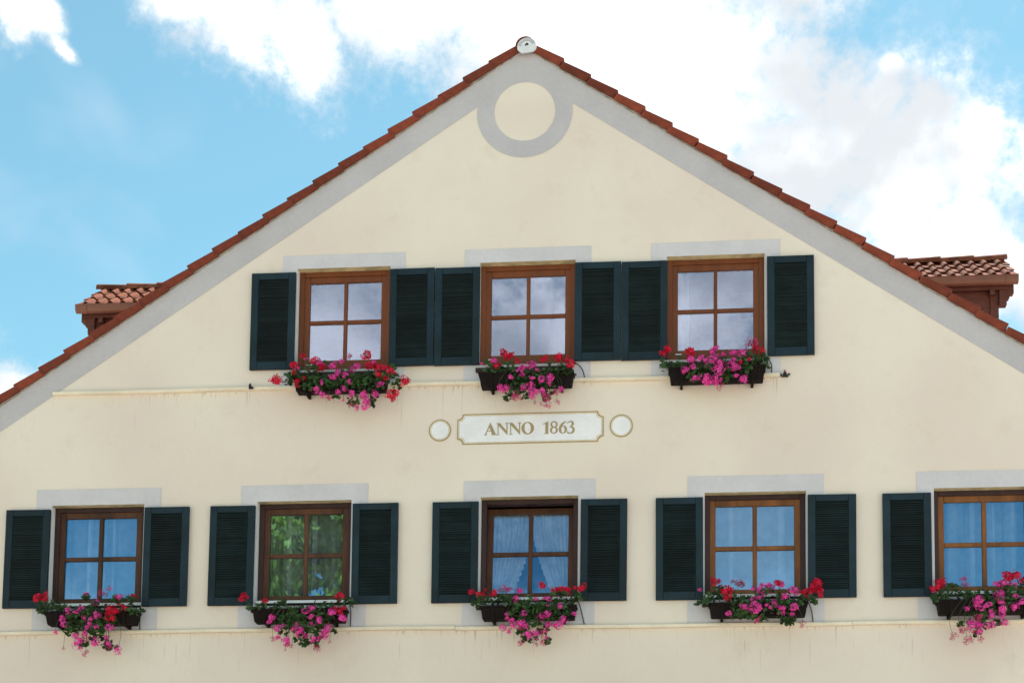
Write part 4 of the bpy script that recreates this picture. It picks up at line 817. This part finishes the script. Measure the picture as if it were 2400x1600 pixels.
# ------------------------------------------------------------------ watering tubes and ledge fittings
TUBES = {'u2': [(-1.317, 9.296), (-1.269, 9.266), (-1.221, 9.2), (-1.197, 9.118), (-1.196, 9.052)], 'u3': [(.985, 9.29), (1.016, 9.25), (1.043, 9.193), (1.045, 9.108)], 'l1': [(-6.60, 6.33), (-6.605, 6.275), (-6.614, 6.177), (-6.622, 6.08)],
         'l2': [(-4.02, 6.39), (-4.008, 6.345), (-3.997, 6.225), (-4.006, 6.08)], 'l3': [(-1.265, 6.39), (-1.25, 6.356), (-1.218, 6.26), (-1.174, 6.08)], 'l4': [(1.44, 6.35), (1.458, 6.307), (1.495, 6.213), (1.517, 6.08)]}
for key, P in TUBES.items():
    tb = thing('watering_tube', (P[-1][0], -.04, P[-1][1]), 'thin black watering tube beside the box below the %s' % BOX[key][1], 'tube', 'watering tubes beside the flower boxes')
    n = len(P); mb = MB(); mb.tube(spline([(x, -.016 - .03 * math.sin(math.pi * i / (n - 1)), z) for i, (x, z) in enumerate(P)], 6), .0062, .0062, 6); mb.build('hose', M['rubber'], tb, smooth=True)
    mb = MB(); mb.tube([(P[0][0] - .02, -.02, P[0][1] + .006), (P[0][0] + .012, -.02, P[0][1] - .004)], .012, .011, 8); mb.build('connector', M['rubber'], tb)
va = thing('hose_valve', (1.20, -.03, 9.06), 'small dark hose valve with a red cap at the right end of the upper ledge', 'valve')
b = MB(); b.tube([(1.140, -.03, 9.078), (1.165, -.03, 9.078)], .012, .012, 8); b.tube([(1.235, -.03, 9.080), (1.262, -.03, 9.082)], .012, .012, 8); b.tube([(1.201, -.03, 9.056), (1.201, -.03, 9.072), (1.201, -.03, 9.104)], .046, .014, 10); b.build('body', M['rubber'], va)
b = MB(); b.tube([(1.201, -.03, 9.105), (1.201, -.03, 9.134)], .013, .009, 8); b.build('cap', M['redcap'], va)
fi = thing('pipe_clip', (-5.30, -.03, 9.05), 'small dark broken pipe clip on the upper ledge, left of the windows', 'clip')
b = MB(); b.box(-5.325, -5.298, -.075, -.045, 9.064, 9.122); b.box(-5.298, -5.272, -.075, -.045, 9.064, 9.088); b.build('arm', M['rubber'], fi)
b = MB(); b.tube([(-5.314, -.06, 9.12), (-5.300, -.06, 9.142)], .007, .004, 6); b.build('tip', M['mortar'], fi)

# ------------------------------------------------------------------ tree across the street (mirrored in one lower window)
rn = random.Random(5)
TX, TY, TH = -8.3, -14.2, 14.4
tree = thing('tree', (TX, TY, 0), 'tall green leafy tree mirrored in the second lower window from the left', 'tree')
mb = MB(); mb.tube([(TX, TY, 0), (TX + .1, TY, 4), (TX - .05, TY + .1, 8), (TX, TY, 13)], .28, .05, 10)
limbs = []
for i in range(26):
    z = 4 + i * .34; an = i * 2.4; ln = 2.9 * (1 - ((z - 8.2) / 7.0) ** 2) * rn.uniform(.75, 1.0)
    e = Vector((TX + ln * math.cos(an), TY + ln * math.sin(an), z + rn.uniform(.2, 1.0))); limbs.append((Vector((TX, TY, z)), e)); mb.tube([(TX, TY, z), tuple(Vector((TX, TY, z)).lerp(e, .5) + Vector((0, 0, .25))), tuple(e)], .07, .015, 5)
mb.build('trunk', M['trunk'], tree)
mb = MB()
for i in range(700):
    a, e = rn.choice(limbs); c = a.lerp(e, rn.uniform(.35, 1.08)) + Vector((rn.gauss(0, .3), rn.gauss(0, .3), rn.gauss(0, .3)))
    for j in range(30):
        p = c + Vector((rn.gauss(0, .20), rn.gauss(0, .20), rn.gauss(-.15, .36)))
        d = Vector((rn.gauss(0, .6), rn.gauss(0, .6), -1 + rn.gauss(0, .5))).normalized(); s_ = d.orthogonal().normalized(); s_.rotate(Matrix.Rotation(rn.uniform(0, 6.28), 3, d)); ln = rn.uniform(.15, .28); wd = ln * .30
        mb.add([p, p + d * ln * .5 + s_ * wd, p + d * ln, p + d * ln * .5 - s_ * wd], [(0, 1, 2, 3)])
mb.build('crown', M['tleaf'], tree, kind='stuff')
